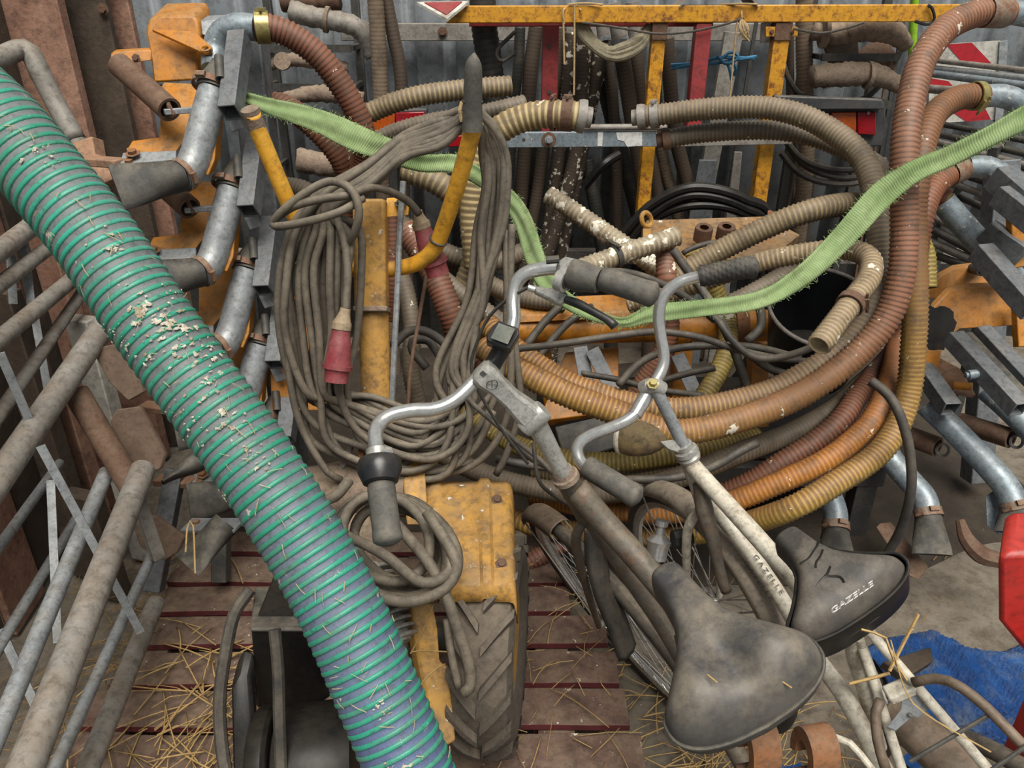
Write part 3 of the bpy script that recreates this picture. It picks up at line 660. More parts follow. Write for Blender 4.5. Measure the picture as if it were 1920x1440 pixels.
def big_hoses():
    R = .036
    # right side: long hoses from the elbows into the loop
    hose('longest rust-orange hose, arching from top right into the big loop', [(1888, 24, 2.1), (1830, 26, 2.06), (1772, 55, 2.02), (1730, 112, 1.98), (1710, 180, 1.95), (1698, 260, 1.93), (1695, 350, 1.93), (1696, 440, 1.94), (1689, 520, 1.95), (1660, 602, 1.97), (1597, 672, 1.99), (1510, 735, 2.0), (1420, 775, 2.0), (1310, 806, 2.0), (1240, 806, 2.0), (1160, 775, 2.0), (1060, 738, 2.02), (960, 688, 2.05), (905, 650, 2.1)], R, 'hoserust2', ends=[('cuff', .05, .08, 'rustclamp')])
    hose('grey-brown hose with clamped open end under the yellow posts, running into the loop', [(1197, 220, 2.42), (1240, 215, 2.40), (1320, 205, 2.36), (1420, 201, 2.3), (1490, 213, 2.26), (1550, 240, 2.22), (1608, 285, 2.16), (1634, 335, 2.12), (1646, 410, 2.08), (1652, 500, 2.06), (1640, 570, 2.04), (1590, 645, 2.04), (1500, 706, 2.05), (1420, 742, 2.06), (1310, 765, 2.06), (1230, 765, 2.07), (1140, 745, 2.08), (1050, 710, 2.1), (965, 655, 2.14), (915, 610, 2.2)], .0345, 'hosebrown', ends=[('flange', .012, .02, 'galvdirty'), ('clamp', .05, .025, 'galvdirty')])
    hose('second grey hose lying just below the clamped one, open end at left', [(1243, 262, 2.46), (1300, 252, 2.44), (1380, 245, 2.4), (1460, 245, 2.36), (1530, 258, 2.34), (1590, 282, 2.3), (1640, 310, 2.24), (1664, 350, 2.16), (1670, 430, 2.12), (1676, 520, 2.18), (1684, 600, 2.26)], .031, 'hosegrey', ends=[('flange', .01, .02, 'rust')])
    hose('dark rust hose clamped to the second elbow at the right edge', [(1842, 180, 2.16), (1800, 183, 2.14), (1758, 208, 2.1), (1735, 255, 2.06), (1722, 320, 2.04), (1714, 400, 2.05), (1716, 500, 2.05), (1716, 580, 2.06), (1712, 660, 2.08), (1704, 733, 2.1), (1682, 800, 2.1), (1640, 856, 2.08), (1560, 910, 2.06), (1490, 950, 2.06), (1420, 976, 2.13), (1340, 995, 2.24), (1230, 1005, 2.36), (1120, 1000, 2.42), (1000, 985, 2.4), (930, 960, 2.5)], .0345, 'hosemustard', ends=[('clamp', .02, .022, 'zincpassivate', (.2, -1, -.6))])
    hose('rust-brown hose from the third elbow, hidden under the green strap', [(1806, 316, 2.26), (1775, 330, 2.24), (1745, 360, 2.2), (1726, 420, 2.16), (1712, 520, 2.16), (1698, 600, 2.16), (1680, 660, 2.16), (1667, 720, 2.14), (1638, 785, 2.12), (1592, 832, 2.12), (1540, 868, 2.12), (1460, 905, 2.14), (1370, 940, 2.18), (1260, 960, 2.25), (1130, 955, 2.34), (1000, 930, 2.45)], .034, 'hoseorange', ends=[('cuff', .03, .05, 'rustclamp')], deep=True)
    hose('dark brown hose with grey coupling low in the loop', [(1712, 560, 2.40), (1690, 640, 2.34), (1650, 692, 2.28), (1610, 740, 2.23), (1575, 788, 2.18), (1522, 832, 2.16), (1460, 870, 2.14), (1410, 902, 2.14), (1340, 930, 2.18), (1250, 945, 2.24), (1130, 975, 2.32), (980, 1060, 2.4), (900, 1075, 2.5)], .033, 'hoserust', ends=[('clamp', 1.0, .045, 'rustpale')], deep=True)
    hose('grey dusty hose under the two topmost loops', [(1640, 700, 2.2), (1565, 766, 2.17), (1480, 814, 2.15), (1385, 850, 2.15), (1300, 885, 2.17), (1200, 915, 2.2), (1080, 925, 2.26), (960, 905, 2.32), (860, 868, 2.4), (780, 820, 2.45)], .033, 'hosegrey', deep=True)
    hose('mustard yellow hose under the bicycle horn', [(1420, 820, 2.24), (1320, 842, 2.22), (1230, 858, 2.22), (1150, 866, 2.24), (1060, 860, 2.28), (960, 830, 2.36), (870, 770, 2.44)], .031, 'hoseyellow', deep=True)
    hose('brown hose peeking out between mustard hose and loop', [(1370, 845, 2.27), (1290, 866, 2.27), (1220, 884, 2.28), (1120, 900, 2.32), (1000, 880, 2.4)], .028, 'hosetan', deep=True)
    hose('short yellow hose stub on the fourth elbow at right', [(1776, 378, 2.34), (1758, 366, 2.35), (1738, 362, 2.36), (1715, 375, 2.36), (1722, 440, 2.34), (1735, 480, 2.34), (1738, 540, 2.34)], .031, 'hoseyellow', ends=[('cuff', .025, .05, 'hoserust')])
    # middle
    hose('thick grey hose sloping up to the right behind the green strap', [(1260, 525, 2.3), (1335, 478, 2.27), (1430, 430, 2.22), (1513, 397, 2.18), (1590, 383, 2.2), (1645, 390, 2.27)], .034, 'hosetan')
    hose('kinked grey hose with clamp drooping into the black bucket', [(1180, 570, 2.26), (1260, 548, 2.2), (1340, 520, 2.14), (1430, 490, 2.08), (1513, 474, 2.03), (1592, 468, 1.97), (1630, 486, 1.92), (1630, 520, 1.87), (1605, 556, 1.83), (1572, 600, 1.79), (1535, 648, 1.75)], .0285, 'hosekink', ends=[('clamp', .86, .02, 'rust', (1, -.4, .2))])
    hose('short grey hose end left of the bucket under the strap', [(1370, 570, 2.3), (1420, 545, 2.3), (1480, 512, 2.32), (1540, 495, 2.36)], .03, 'hosegrey')
    hose('broken white-flecked hose slanting down from upper left', [(1030, 366, 2.5), (1085, 402, 2.46), (1150, 446, 2.42), (1215, 490, 2.38), (1270, 530, 2.36)], .031, 'hosewhite', pitch=.016)
    hose('broken white-flecked hose with clamp pointing right behind the shifter', [(1060, 515, 2.1), (1110, 497, 2.14), (1180, 472, 2.18), (1268, 443, 2.22)], .030, 'hosewhite', pitch=.016, ends=[('clamp', .17, .016, 'rubber')])
    hose('reddish hose standing upright between the two handlebars', [(1248, 470, 2.22), (1250, 520, 2.24), (1256, 580, 2.27), (1250, 640, 2.3), (1225, 690, 2.33), (1195, 735, 2.36), (1170, 790, 2.4)], .031, 'hoserust3')
    hose('yellow-green hose bending down behind the orange beam', [(1300, 470, 2.4), (1335, 535, 2.42), (1362, 600, 2.45), (1362, 660, 2.4), (1335, 720, 2.36), (1300, 770, 2.34)], .032, 'hoseyellow')
    # left
    hose('thick rust-brown hose arching from the upper left elbow', [(478, 52, 2.04), (510, 53, 2.05), (552, 70, 2.07), (600, 108, 2.1), (642, 164, 2.14), (672, 220, 2.18), (684, 265, 2.22), (680, 310, 2.28), (665, 370, 2.34)], .036, 'hoserust', ends=[('clamp', .02, .035, 'zincpassivate')])
    hose('rust-brown hose dipping below the green strap at left', [(440, 225, 2.3), (510, 195, 2.28), (560, 215, 2.26), (605, 255, 2.26), (640, 300, 2.28), (652, 345, 2.32), (655, 420, 2.4)], .036, 'hoserust3')
    hose('yellowish hose with white-splashed open end above the strap', [(620, 262, 2.4), (660, 232, 2.38), (712, 203, 2.36), (780, 181, 2.34), (870, 168, 2.36), (958, 161, 2.38)], .032, 'hosetan', pitch=.014)
    hose('dim grey hose right beneath the yellowish open-ended hose', [(640, 310, 2.5), (720, 258, 2.5), (800, 232, 2.5), (900, 215, 2.5), (985, 195, 2.52)], .032, 'hosegrey', pitch=.014)
    hose('pale banded hose with heavy clamp and open flange by the light bar', [(1096, 219, 2.2), (1060, 215, 2.2), (1000, 217, 2.22), (945, 238, 2.24), (905, 280, 2.27), (890, 340, 2.3), (886, 420, 2.34), (895, 500, 2.38)], .041, 'hosepale', pitch=.019, depth=.1, ends=[('flange', .008, .03, 'galvdirty'), ('clamp', .05, .03, 'rust'), ('clamp', .085, .012, 'rust')])
    hose('brown hose curving down behind the yellow handle', [(760, 318, 2.36), (820, 342, 2.34), (870, 385, 2.34), (892, 435, 2.36), (885, 500, 2.4), (860, 560, 2.45)], .04, 'hosetan', pitch=.019, depth=.1)
    hose('rusty hose behind the red plug of the second cable end', [(760, 430, 2.3), (795, 480, 2.28), (822, 530, 2.26), (845, 590, 2.26), (870, 650, 2.3), (930, 700, 2.36)], .040, 'hoserust')
    hose('grey hose right of the yellow column, running straight down', [(745, 500, 2.3), (762, 550, 2.28), (772, 620, 2.26), (772, 700, 2.28), (790, 780, 2.32)], .028, 'hosegrey')
    hose('grey hose crossing behind the right cable bunch', [(815, 470, 2.54), (870, 500, 2.52), (920, 535, 2.5), (990, 560, 2.47), (1060, 565, 2.45)], .032, 'hosegrey')
    hose('lower grey hose crossing behind the right cable bunch', [(800, 500, 2.5), (850, 540, 2.45), (910, 585, 2.42), (960, 620, 2.4)], .032, 'hosegrey')
    hose('dark grey hose curving below the red plug', [(740, 415, 2.5), (790, 440, 2.48), (850, 480, 2.46), (930, 490, 2.46), (985, 470, 2.5)], .032, 'hosegrey')
    hose('brown ribbed hose sleeve right behind the yellow column', [(733, 380, 2.1), (736, 450, 2.12), (735, 530, 2.15), (738, 600, 2.2)], .018, 'hoserust', pitch=.012)
    hose('grey-brown hose by the rusty clamp left of the cable wrap', [(478, 370, 2.52), (520, 352, 2.5), (565, 355, 2.48), (610, 380, 2.46)], .032, 'hosegrey', ends=[('clamp', .03, .03, 'rustpale'), ('cuff', .0, .05, 'galvdirty')])
big_hoses()

def teal_hose():
    pts = [(-150, 95, 1.16), (-90, 150, 1.16), (0, 232, 1.16), (95, 345, 1.16), (180, 450, 1.16), (275, 590, 1.16), (370, 722, 1.16), (450, 830, 1.16), (520, 935, 1.155), (590, 1050, 1.15), (650, 1165, 1.14), (705, 1290, 1.13), (755, 1410, 1.12), (800, 1530, 1.11), (838, 1640, 1.10)]
    R = .0610; pit = .0160
    c = PX(pts); t = thing('spiral_hose', 'large green and blue spiral-ribbed hose splattered with bird droppings, across the foreground', 'hose', c[-1])
    # the tail goes on down to the floor beyond the frame
    tail = c[-1]+Vector((.05, -.02, -.25)); c += [tail, Vector((tail.x+.05, tail.y+.02, .09)), Vector((tail.x+.3, tail.y+.05, .07))]
    head = c[0]+Vector((-.45, .05, .22)); c = [head]+c
    cc, L = resample(spline(c, 24), pit/8); T, U, Wv = frames(cc)
    n = len(cc); s = L/pit
    m = MB(); m.attr = 't'
    rr = R-.0012*(.5-.5*np.cos(2*math.pi*s))
    b, k = m.rings(cc, rr, 40, np.clip(L/ L[-1], 0.001, 1), uv=(T, U, Wv)); m.build('hose_body', 'tealbody', t, sharp=180)
    # the rigid green helix
    a = 2*math.pi*s; h = MB()
    d = U*np.cos(a)[:, None]+Wv*np.sin(a)[:, None]
    step = pit/44
    cc2, L2 = resample(spline(c, 24), step); idx = np.interp(L2, L, np.arange(n))
    def itp(A): return np.stack([np.interp(idx, np.arange(n), A[:, q]) for q in range(3)], 1)
    U2, W2, T2 = itp(U), itp(Wv), itp(T); a2 = 2*math.pi*L2/pit
    rad = U2*np.cos(a2)[:, None]+W2*np.sin(a2)[:, None]
    rad /= np.linalg.norm(rad, axis=1)[:, None]
    base = cc2
    prof = [(-.0039, -.003), (-.0035, .0002), (-.0018, .0012), (.0018, .0012), (.0035, .0002), (.0039, -.003)]
    V = np.stack([base+rad*(R+q)+T2*p for p, q in prof], 1); nn = len(base); w = len(prof)
    h.grid(V.reshape(-1, 3), nn, w); h.build('spiral_rib', 'tealrib', t, sharp=180)
    # droppings and chaff stuck on its upper side
    dr = MB(); sr = MB()
    def stick(u, v, big):
        # nearest hose point for this spot
        tgt = np.array(list(P(u, v, 1.16))); i = int(np.argmin(np.linalg.norm(cc-tgt, axis=1)))
        view = (Vector((0, 0, CAMZ))-Vector(cc[i])).normalized(); tt = Vector(T[i]); side = tt.cross(view).normalized(); out = side.cross(tt).normalized()
        off = max(-.95, min(.95, (Vector(tgt)-Vector(cc[i])).dot(side)/R)); nrm = (side*off+out*math.sqrt(1-off*off)).normalized()
        return Vector(cc[i])+nrm*(R+.001), nrm, tt
    spots = [(110, 345, 18), (100, 310, 14), (215, 490, 20), (275, 585, 22), (330, 625, 30), (345, 640, 28), (310, 640, 24), (355, 665, 22), (280, 610, 20), (375, 690, 22), (395, 740, 20), (430, 800, 24), (470, 860, 16), (345, 770, 16), (420, 940, 12), (380, 810, 18), (705, 1305, 14), (735, 1412, 20), (490, 880, 14), (250, 660, 16), (320, 560, 16), (225, 632, 14), (290, 680, 16), (400, 670, 16)]
    for (u, v, sz) in spots:
        for _ in range(13):
            p, nn_, tt = stick(u+random.gauss(0, sz*.75), v+random.gauss(0, sz*.75), 1); s1 = nn_.cross(tt)
            k = 11; r0 = sz/FPX*1.16*random.uniform(.05, .30); el = random.uniform(.35, 1.1)
            ring = [p+(tt*math.cos(q)*el+s1*math.sin(q))*r0*random.uniform(.35, 1.3) for q in np.linspace(0, 6.283, k, endpoint=False)]
            v0 = [list(p+nn_*.0034)]+[list(x+nn_*.0018) for x in ring]
            dr.put(v0, [(0, 1+i, 1+(i+1) % k) for i in range(k)])
    dr.build('bird_droppings', 'droppings', t, sharp=180, kind='stuff')
    for _ in range(110):
        f = random.random(); i = int(f*(len(pts)-3)); a_, b_ = pts[i], pts[i+1]; g = random.random()
        u = a_[0]+(b_[0]-a_[0])*g+random.uniform(-70, 75); v = a_[1]+(b_[1]-a_[1])*g+random.uniform(-35, 30)
        p, nn_, tt = stick(u, v, 0); s1 = nn_.cross(tt); an = random.uniform(0, 3.14); dd = (tt*math.cos(an)+s1*math.sin(an)*.6).normalized()
        ln = random.uniform(.006, .026); sr.tube([p-dd*ln/2+nn_*.0035, p+nn_*.005, p+dd*ln/2+nn_*.0035], random.uniform(.0003, .0008), 4, .01)
    sr.build('straw_bits', 'strawpale', t, kind='stuff')
teal_hose()

def strap():
    E = [((296, 158, 2.12), (296, 190, 2.12)), ((380, 165, 2.1), (370, 196, 2.1)), ((455, 172, 2.02), (452, 194, 2.02)), ((520, 188, 1.95), (505, 216, 1.95)), ((600, 205, 1.9), (582, 242, 1.9)), ((670, 232, 1.88), (648, 276, 1.88)), ((742, 264, 1.9), (708, 298, 1.9)), ((800, 288, 1.98), (785, 322, 1.98)), ((862, 293, 2.02), (850, 326, 2.02)), ((930, 335, 1.98), (912, 360, 2.0)), ((972, 370, 1.94), (955, 400, 1.96)), ((1002, 425, 1.9), (974, 445, 1.93)), ((1024, 486, 1.85), (990, 500, 1.88)), ((1048, 530, 1.8), (1015, 545, 1.82)), ((1096, 568, 1.77), (1076, 588, 1.77)), ((1165, 597, 1.75), (1160, 613, 1.75)), ((1222, 572, 1.75), (1222, 604, 1.75)), ((1320, 561, 1.77), (1322, 592, 1.77)), ((1420, 546, 1.8), (1428, 578, 1.8)), ((1488, 506, 1.82), (1512, 536, 1.82)), ((1560, 436, 1.84), (1592, 466, 1.84)), ((1632, 352, 1.84), (1664, 388, 1.84)), ((1700, 306, 1.83), (1722, 340, 1.83)), ((1780, 272, 1.82), (1795, 308, 1.82)), ((1850, 238, 1.8), (1862, 274, 1.8)), ((1935, 190, 1.78), (1938, 238, 1.78)), ((2010, 160, 1.8), (2012, 205, 1.8))]
    a = spline(PX([e[0] for e in E]), 24); b = spline(PX([e[1] for e in E]), 24); n = len(a); k = 9
    L = np.concatenate([[0], np.cumsum(np.linalg.norm(np.diff((a+b)/2, axis=0), axis=1))])
    V = []; at = []
    tz = np.gradient((a+b)/2, axis=0); wv = b-a; nr = np.cross(tz, wv); nr /= np.linalg.norm(nr, axis=1)[:, None]
    for i in range(n):
        for j in range(k):
            f = j/(k-1); V.append(a[i]*(1-f)+b[i]*f+nr[i]*(.003*math.sin(f*9+L[i]*11)+.002*math.sin(L[i]*37))); at.append(L[i]/.006+.01)
    m = MB(); m.grid(V, n, k, at)
    o = m.build('ratchet_strap', 'strap', sharp=180, label='frayed light green lashing strap draped across the whole tangle', cat='strap')
    s = o.modifiers.new('thick', 'SOLIDIFY'); s.thickness = .003
    # frayed fibres along its edges
    fz = MB()
    for i in range(0, n):
        for _ in range(2):
            e, d = (a[i], a[i]-b[i]) if random.random() < .5 else (b[i], b[i]-a[i])
            d = Vector(d).normalized(); p = Vector(e); ln = random.uniform(.001, .0055)
            fz.tube([p, p+d*ln*.6+Vector(rng.normal(0, .002, 3)), p+d*ln+Vector(rng.normal(0, .004, 3))], .0005, 3, .01)
    fz.build('frayed_fibres', 'strap', o, kind='stuff')
strap()
# ================================================================ slurry injector, left wing (folded upright)
def duckbill(parent, a, b, r, mt='rubber', wide=None, name='rubber_nozzle'):
    """rubber outlet: round at a, flattened at b; wide = direction in which it spreads"""
    a, b = Vector(a), Vector(b); t = (b-a).normalized(); w = Vector(wide) if wide else Vector((0, 0, 1)); w = (w-t*t.dot(w)).normalized(); n = t.cross(w)
    V = []; k = 18; rows = 9
    for i in range(rows):
        f = i/(rows-1); g = f*f*(3-2*f); rw = r*(1+.45*g); rn = r*(1-.78*g)
        c = a.lerp(b, f)
        for j in range(k):
            q = 2*math.pi*j/k; V.append(list(c+w*(math.cos(q)*rw)+n*(math.sin(q)*rn)))
    for j in range(k):                                    # dark bore
        q = 2*math.pi*j/k; V.append(list(b-t*.001+w*(math.cos(q)*r*1.36)+n*(math.sin(q)*r*.15)))
    for j in range(k):
        q = 2*math.pi*j/k; V.append(list(b-t*.04+w*(math.cos(q)*r*1.2)+n*(math.sin(q)*r*.14)))
    m = MB(); m.grid(V, rows+2, k, wrap=True); m.f.append(tuple(range(k-1, -1, -1))); m.f.append(tuple((rows+1)*k+j for j in range(k)))
    return m.build(name, mt, parent, sharp=60)
def clampring(parent, c, n, r, mt='rustclamp', w=.016, side=None):
    m = MB().band(c, n, r, w, .003, 24).build('clamp', mt, parent)
    n = Vector(n).normalized(); s = Vector(side) if side else Vector((1, -1, .3)); s = (s-n*n.dot(s)).normalized(); x = n.cross(s); q = Vector(c)+s*(r+.005)
    MB().beam(q-x*.013, q+x*.013, w*.8, .011, up=s).build('clamp_screw', mt, m)
def left_injector():
    t = thing('slurry_injector', 'folded slurry injector wing with stacked galvanised outlet tubes, left', 'injector', P(400, 1000, 2.45))
    zb = [P(*q) for q in ((462, 30, 2.16), (545, 900, 2.62))]
    zb[1] = Vector((zb[1].x, zb[1].y, 0))
    MB().beam(zb[0], zb[1], .09, .09, up=(0, 1, 0)).build('boom', 'steelgrey', t, bev=.005)
    def unit(du, dv, dd, sc, first):
        def Q(u, v, d=0): return P(430+(u-430)*sc+du, 150+(v-150)*sc+dv, 1.98+dd+d)
        g = sc
        # galvanised outlet tube, elbowed at the foot
        r = .0385
        MB().tube([Q(402, 168), Q(388, 215), Q(372, 275), Q(362, 305, -.005), Q(352, 322, -.015), Q(338, 330, -.03)], r, 20, .012).build('outlet_tube', 'galv', t, sharp=50)
        clampring(t, Q(343, 328, -.028), Q(352, 322, -.015)-Q(334, 332, -.034), r+.001, side=(.4, -1, -.2))
        duckbill(t, Q(344, 328, -.026), Q(218, 352, -.10), r*1.04, wide=(.25, .5, .5))
        # rubber sleeve and clamp above
        top = Q(412, 118, .02); bot = Q(398, 172)
        MB().tube([top, Q(407, 140, .012), bot], .024, 18, .01, radii=[.022, .030, .041, .042]).build('rubber_sleeve', 'rubbergrey', t)
        clampring(t, Q(394, 160, -.002), bot-top, .042, side=(-.2, -1, .3))
        MB().tube([Q(413, 148, -.05), Q(410, 106, -.03)], .0115, 14, smooth=False, inner=.007).build('pin_tube', 'darksteel', t)
        # square section beam
        MB().beam(Q(450, 70, .03), Q(432, 212, -.06), .046, .054, up=(0, 1, .4), hollow=.005).build('square_tube', 'steelgrey', t, bev=.002)
        MB().beam(Q(432, 214, .0), Q(446, 244, .02), .03, .02, up=(0, 1, 0)).build('catch', 'galv', t, bev=.003)
        # orange carrier
        A = [Q(300, 165, .09), Q(370, 168, .09), Q(374, 215, .07), Q(345, 265, .05), Q(330, 285, .04), Q(243, 292, .05), Q(240, 276, .05), Q(300, 268, .06)]
        MB().prism(A, (0, .03, .012)).build('bracket', 'orange', t, bev=.003)
        MB().prism([Q(400, 215, .02), Q(408, 220, .02), Q(402, 300, 0), Q(390, 330, 0), Q(380, 325, 0)], (.0, .05, 0)).build('bracket_leg', 'orange', t, bev=.003)
        pl = MB().prism([Q(230, 286, -.02), Q(330, 282, -.0), Q(330, 300, -.02), Q(222, 318, -.06)], (0, .004, -.012)).build('bolt_plate', 'galv', t, bev=.002)
        for (u, v) in ((249, 288), (243, 305)): MB().hexbolt(Q(u, v, -.035), (0, -.35, 1), .011, .010).build('bolt', 'rustorange', pl)
        MB().beam(Q(228, 306, -.04), Q(150, 300, .02), .045, .02).build('wood_wedge', 'planktan', t, bev=.003)
        # spring cylinder with hook
        if first < 3:
            a, b = Q(224, 122, .06), Q(318, 206, -.03)
            sp = MB().tube([a, b], .031, 20, smooth=False, inner=.024).build('spring_cylinder', 'rust', t, sharp=50)
            MB().tube([b+(a-b)*.02+Vector((0, 0, .022)), b+Vector((.004, -.01, .012)), b+Vector((.014, -.012, -.01))], .006, 8).build('hook', 'rust', sp)
            MB().beam(Q(308, 210, -.045), Q(362, 206, -.01), .016, .014).build('link_bar', 'galv', sp, bev=.002)
    unit(0, 0, 0, 1.0, 0); unit(34, 186, .10, .97, 1); unit(62, 338, .19, .92, 3); unit(84, 480, .27, .88, 4); unit(104, 622, .35, .85, 5)
    # big orange head box at the top
    def Q(u, v, d): return P(u, v, d)
    d = 2.08
    MB().prism([Q(272, 62, d), Q(278, 38, d), Q(290, 29, d), Q(362, 28, d), Q(370, 36, d), Q(374, 62, d), Q(370, 152, d+.02), Q(286, 157, d+.02), Q(282, 100, d)], (0, .11, .03)).build('head_box', 'orange', t, bev=.008)
    tp = MB().prism([Q(284, 54, d-.03), Q(364, 58, d-.02), Q(398, 88, d-.06), Q(396, 97, d-.06), Q(380, 98, d-.06), Q(368, 92, d-.05)], (0, .003, -.008)).build('lug_plate', 'orange', t, bev=.002)
    MB().ring(Q(385, 91, d-.066), (0, -.45, .9), .012, .0035, 16, 6).build('lug_eye', 'orange', tp)
    MB().prism([Q(207, 101, d-.01), Q(214, 97, d-.01), Q(284, 93, d), Q(284, 114, d), Q(214, 122, d-.01), Q(207, 118, d-.01)], (0, .02, .005)).build('side_arm', 'orange', t, bev=.003)
    MB().hexbolt(Q(255, 109, d-.012), (0, -1, .2), .007, .006).build('bolt', 'rust', t)
    MB().prism([Q(236, 278, 2.12), Q(300, 268, 2.12), Q(300, 220, 2.12), Q(330, 215, 2.12), Q(345, 270, 2.1), Q(300, 285, 2.1), Q(240, 298, 2.1)], (0, .02, .0)).build('bracket', 'orange', t, bev=.003)
    # elbow that feeds the rust-brown hose
    MB().tube([P(480, 52, 2.05), P(445, 50, 2.05), P(418, 62, 2.06), P(404, 92, 2.07), P(402, 130, 2.06)], .034, 20, .012).build('feed_elbow', 'galvblue', t, sharp=60)
    MB().prism([P(372, 38, 2.1), P(418, 36, 2.1), P(418, 78, 2.1), P(372, 64, 2.1)], (0, .06, .01)).build('grey_box', 'galv', t, bev=.004)
    MB().prism([P(132, 268, 2.12), P(172, 255, 2.12), P(178, 290, 2.1), P(226, 298, 2.08), P(222, 332, 2.06), P(190, 346, 2.06), P(160, 320, 2.1)], (.0, .06, -.02)).build('timber_wedge', 'planktan', t, bev=.004)
    # brown wear shoes low down
    for q in ([(180, 672), (190, 650), (215, 645), (262, 700), (270, 735), (240, 752), (205, 718)], [(206, 790), (218, 768), (262, 762), (310, 850), (300, 880), (262, 892), (222, 850)], [(248, 985), (268, 968), (292, 968), (345, 1008), (332, 1036), (308, 1052), (262, 1025)]):
        n = Vector((.5, .75, -.3)); c0 = [P(u, v, 2.09+.0006*(u-250)) for u, v in q]
        MB().prism(c0, (.004, .012, -.004)).build('wear_shoe', 'shoe', t, bev=.003)
    for (a, b, r) in (((375, 862, 2.1), (305, 905, 2.05), .03), ((425, 980, 2.0), (350, 1060, 1.95), .036)):
        duckbill(t, P(*a), P(*b), r, wide=(.6, .3, .3))
    for q, w in ((((345, 800, 2.15), (420, 820, 2.1)), .05), (((350, 985, 2.05), (450, 985, 2.0)), .055)):
        pl = MB().beam(P(*q[0]), P(*q[1]), w, .01).build('bolt_plate', 'steelgrey', t, bev=.002)
        MB().hexbolt(P(q[0][0]+18, q[0][1]-4, q[0][2]-.01), (0, 0, 1), .009, .009).build('bolt', 'rust', pl)
    MB().beam(P(330, 880, 2.3), P(288, 1108, 2.27), .05, .05, up=(0, 1, 0)).build('lower_leg', 'steelgrey', t, bev=.003)
    MB().beam(P(415, 980, 2.3), P(415, 1090, 2.3), .045, .045, up=(0, 1, 0)).build('lower_leg', 'darksteel', t, bev=.003)
left_injector()

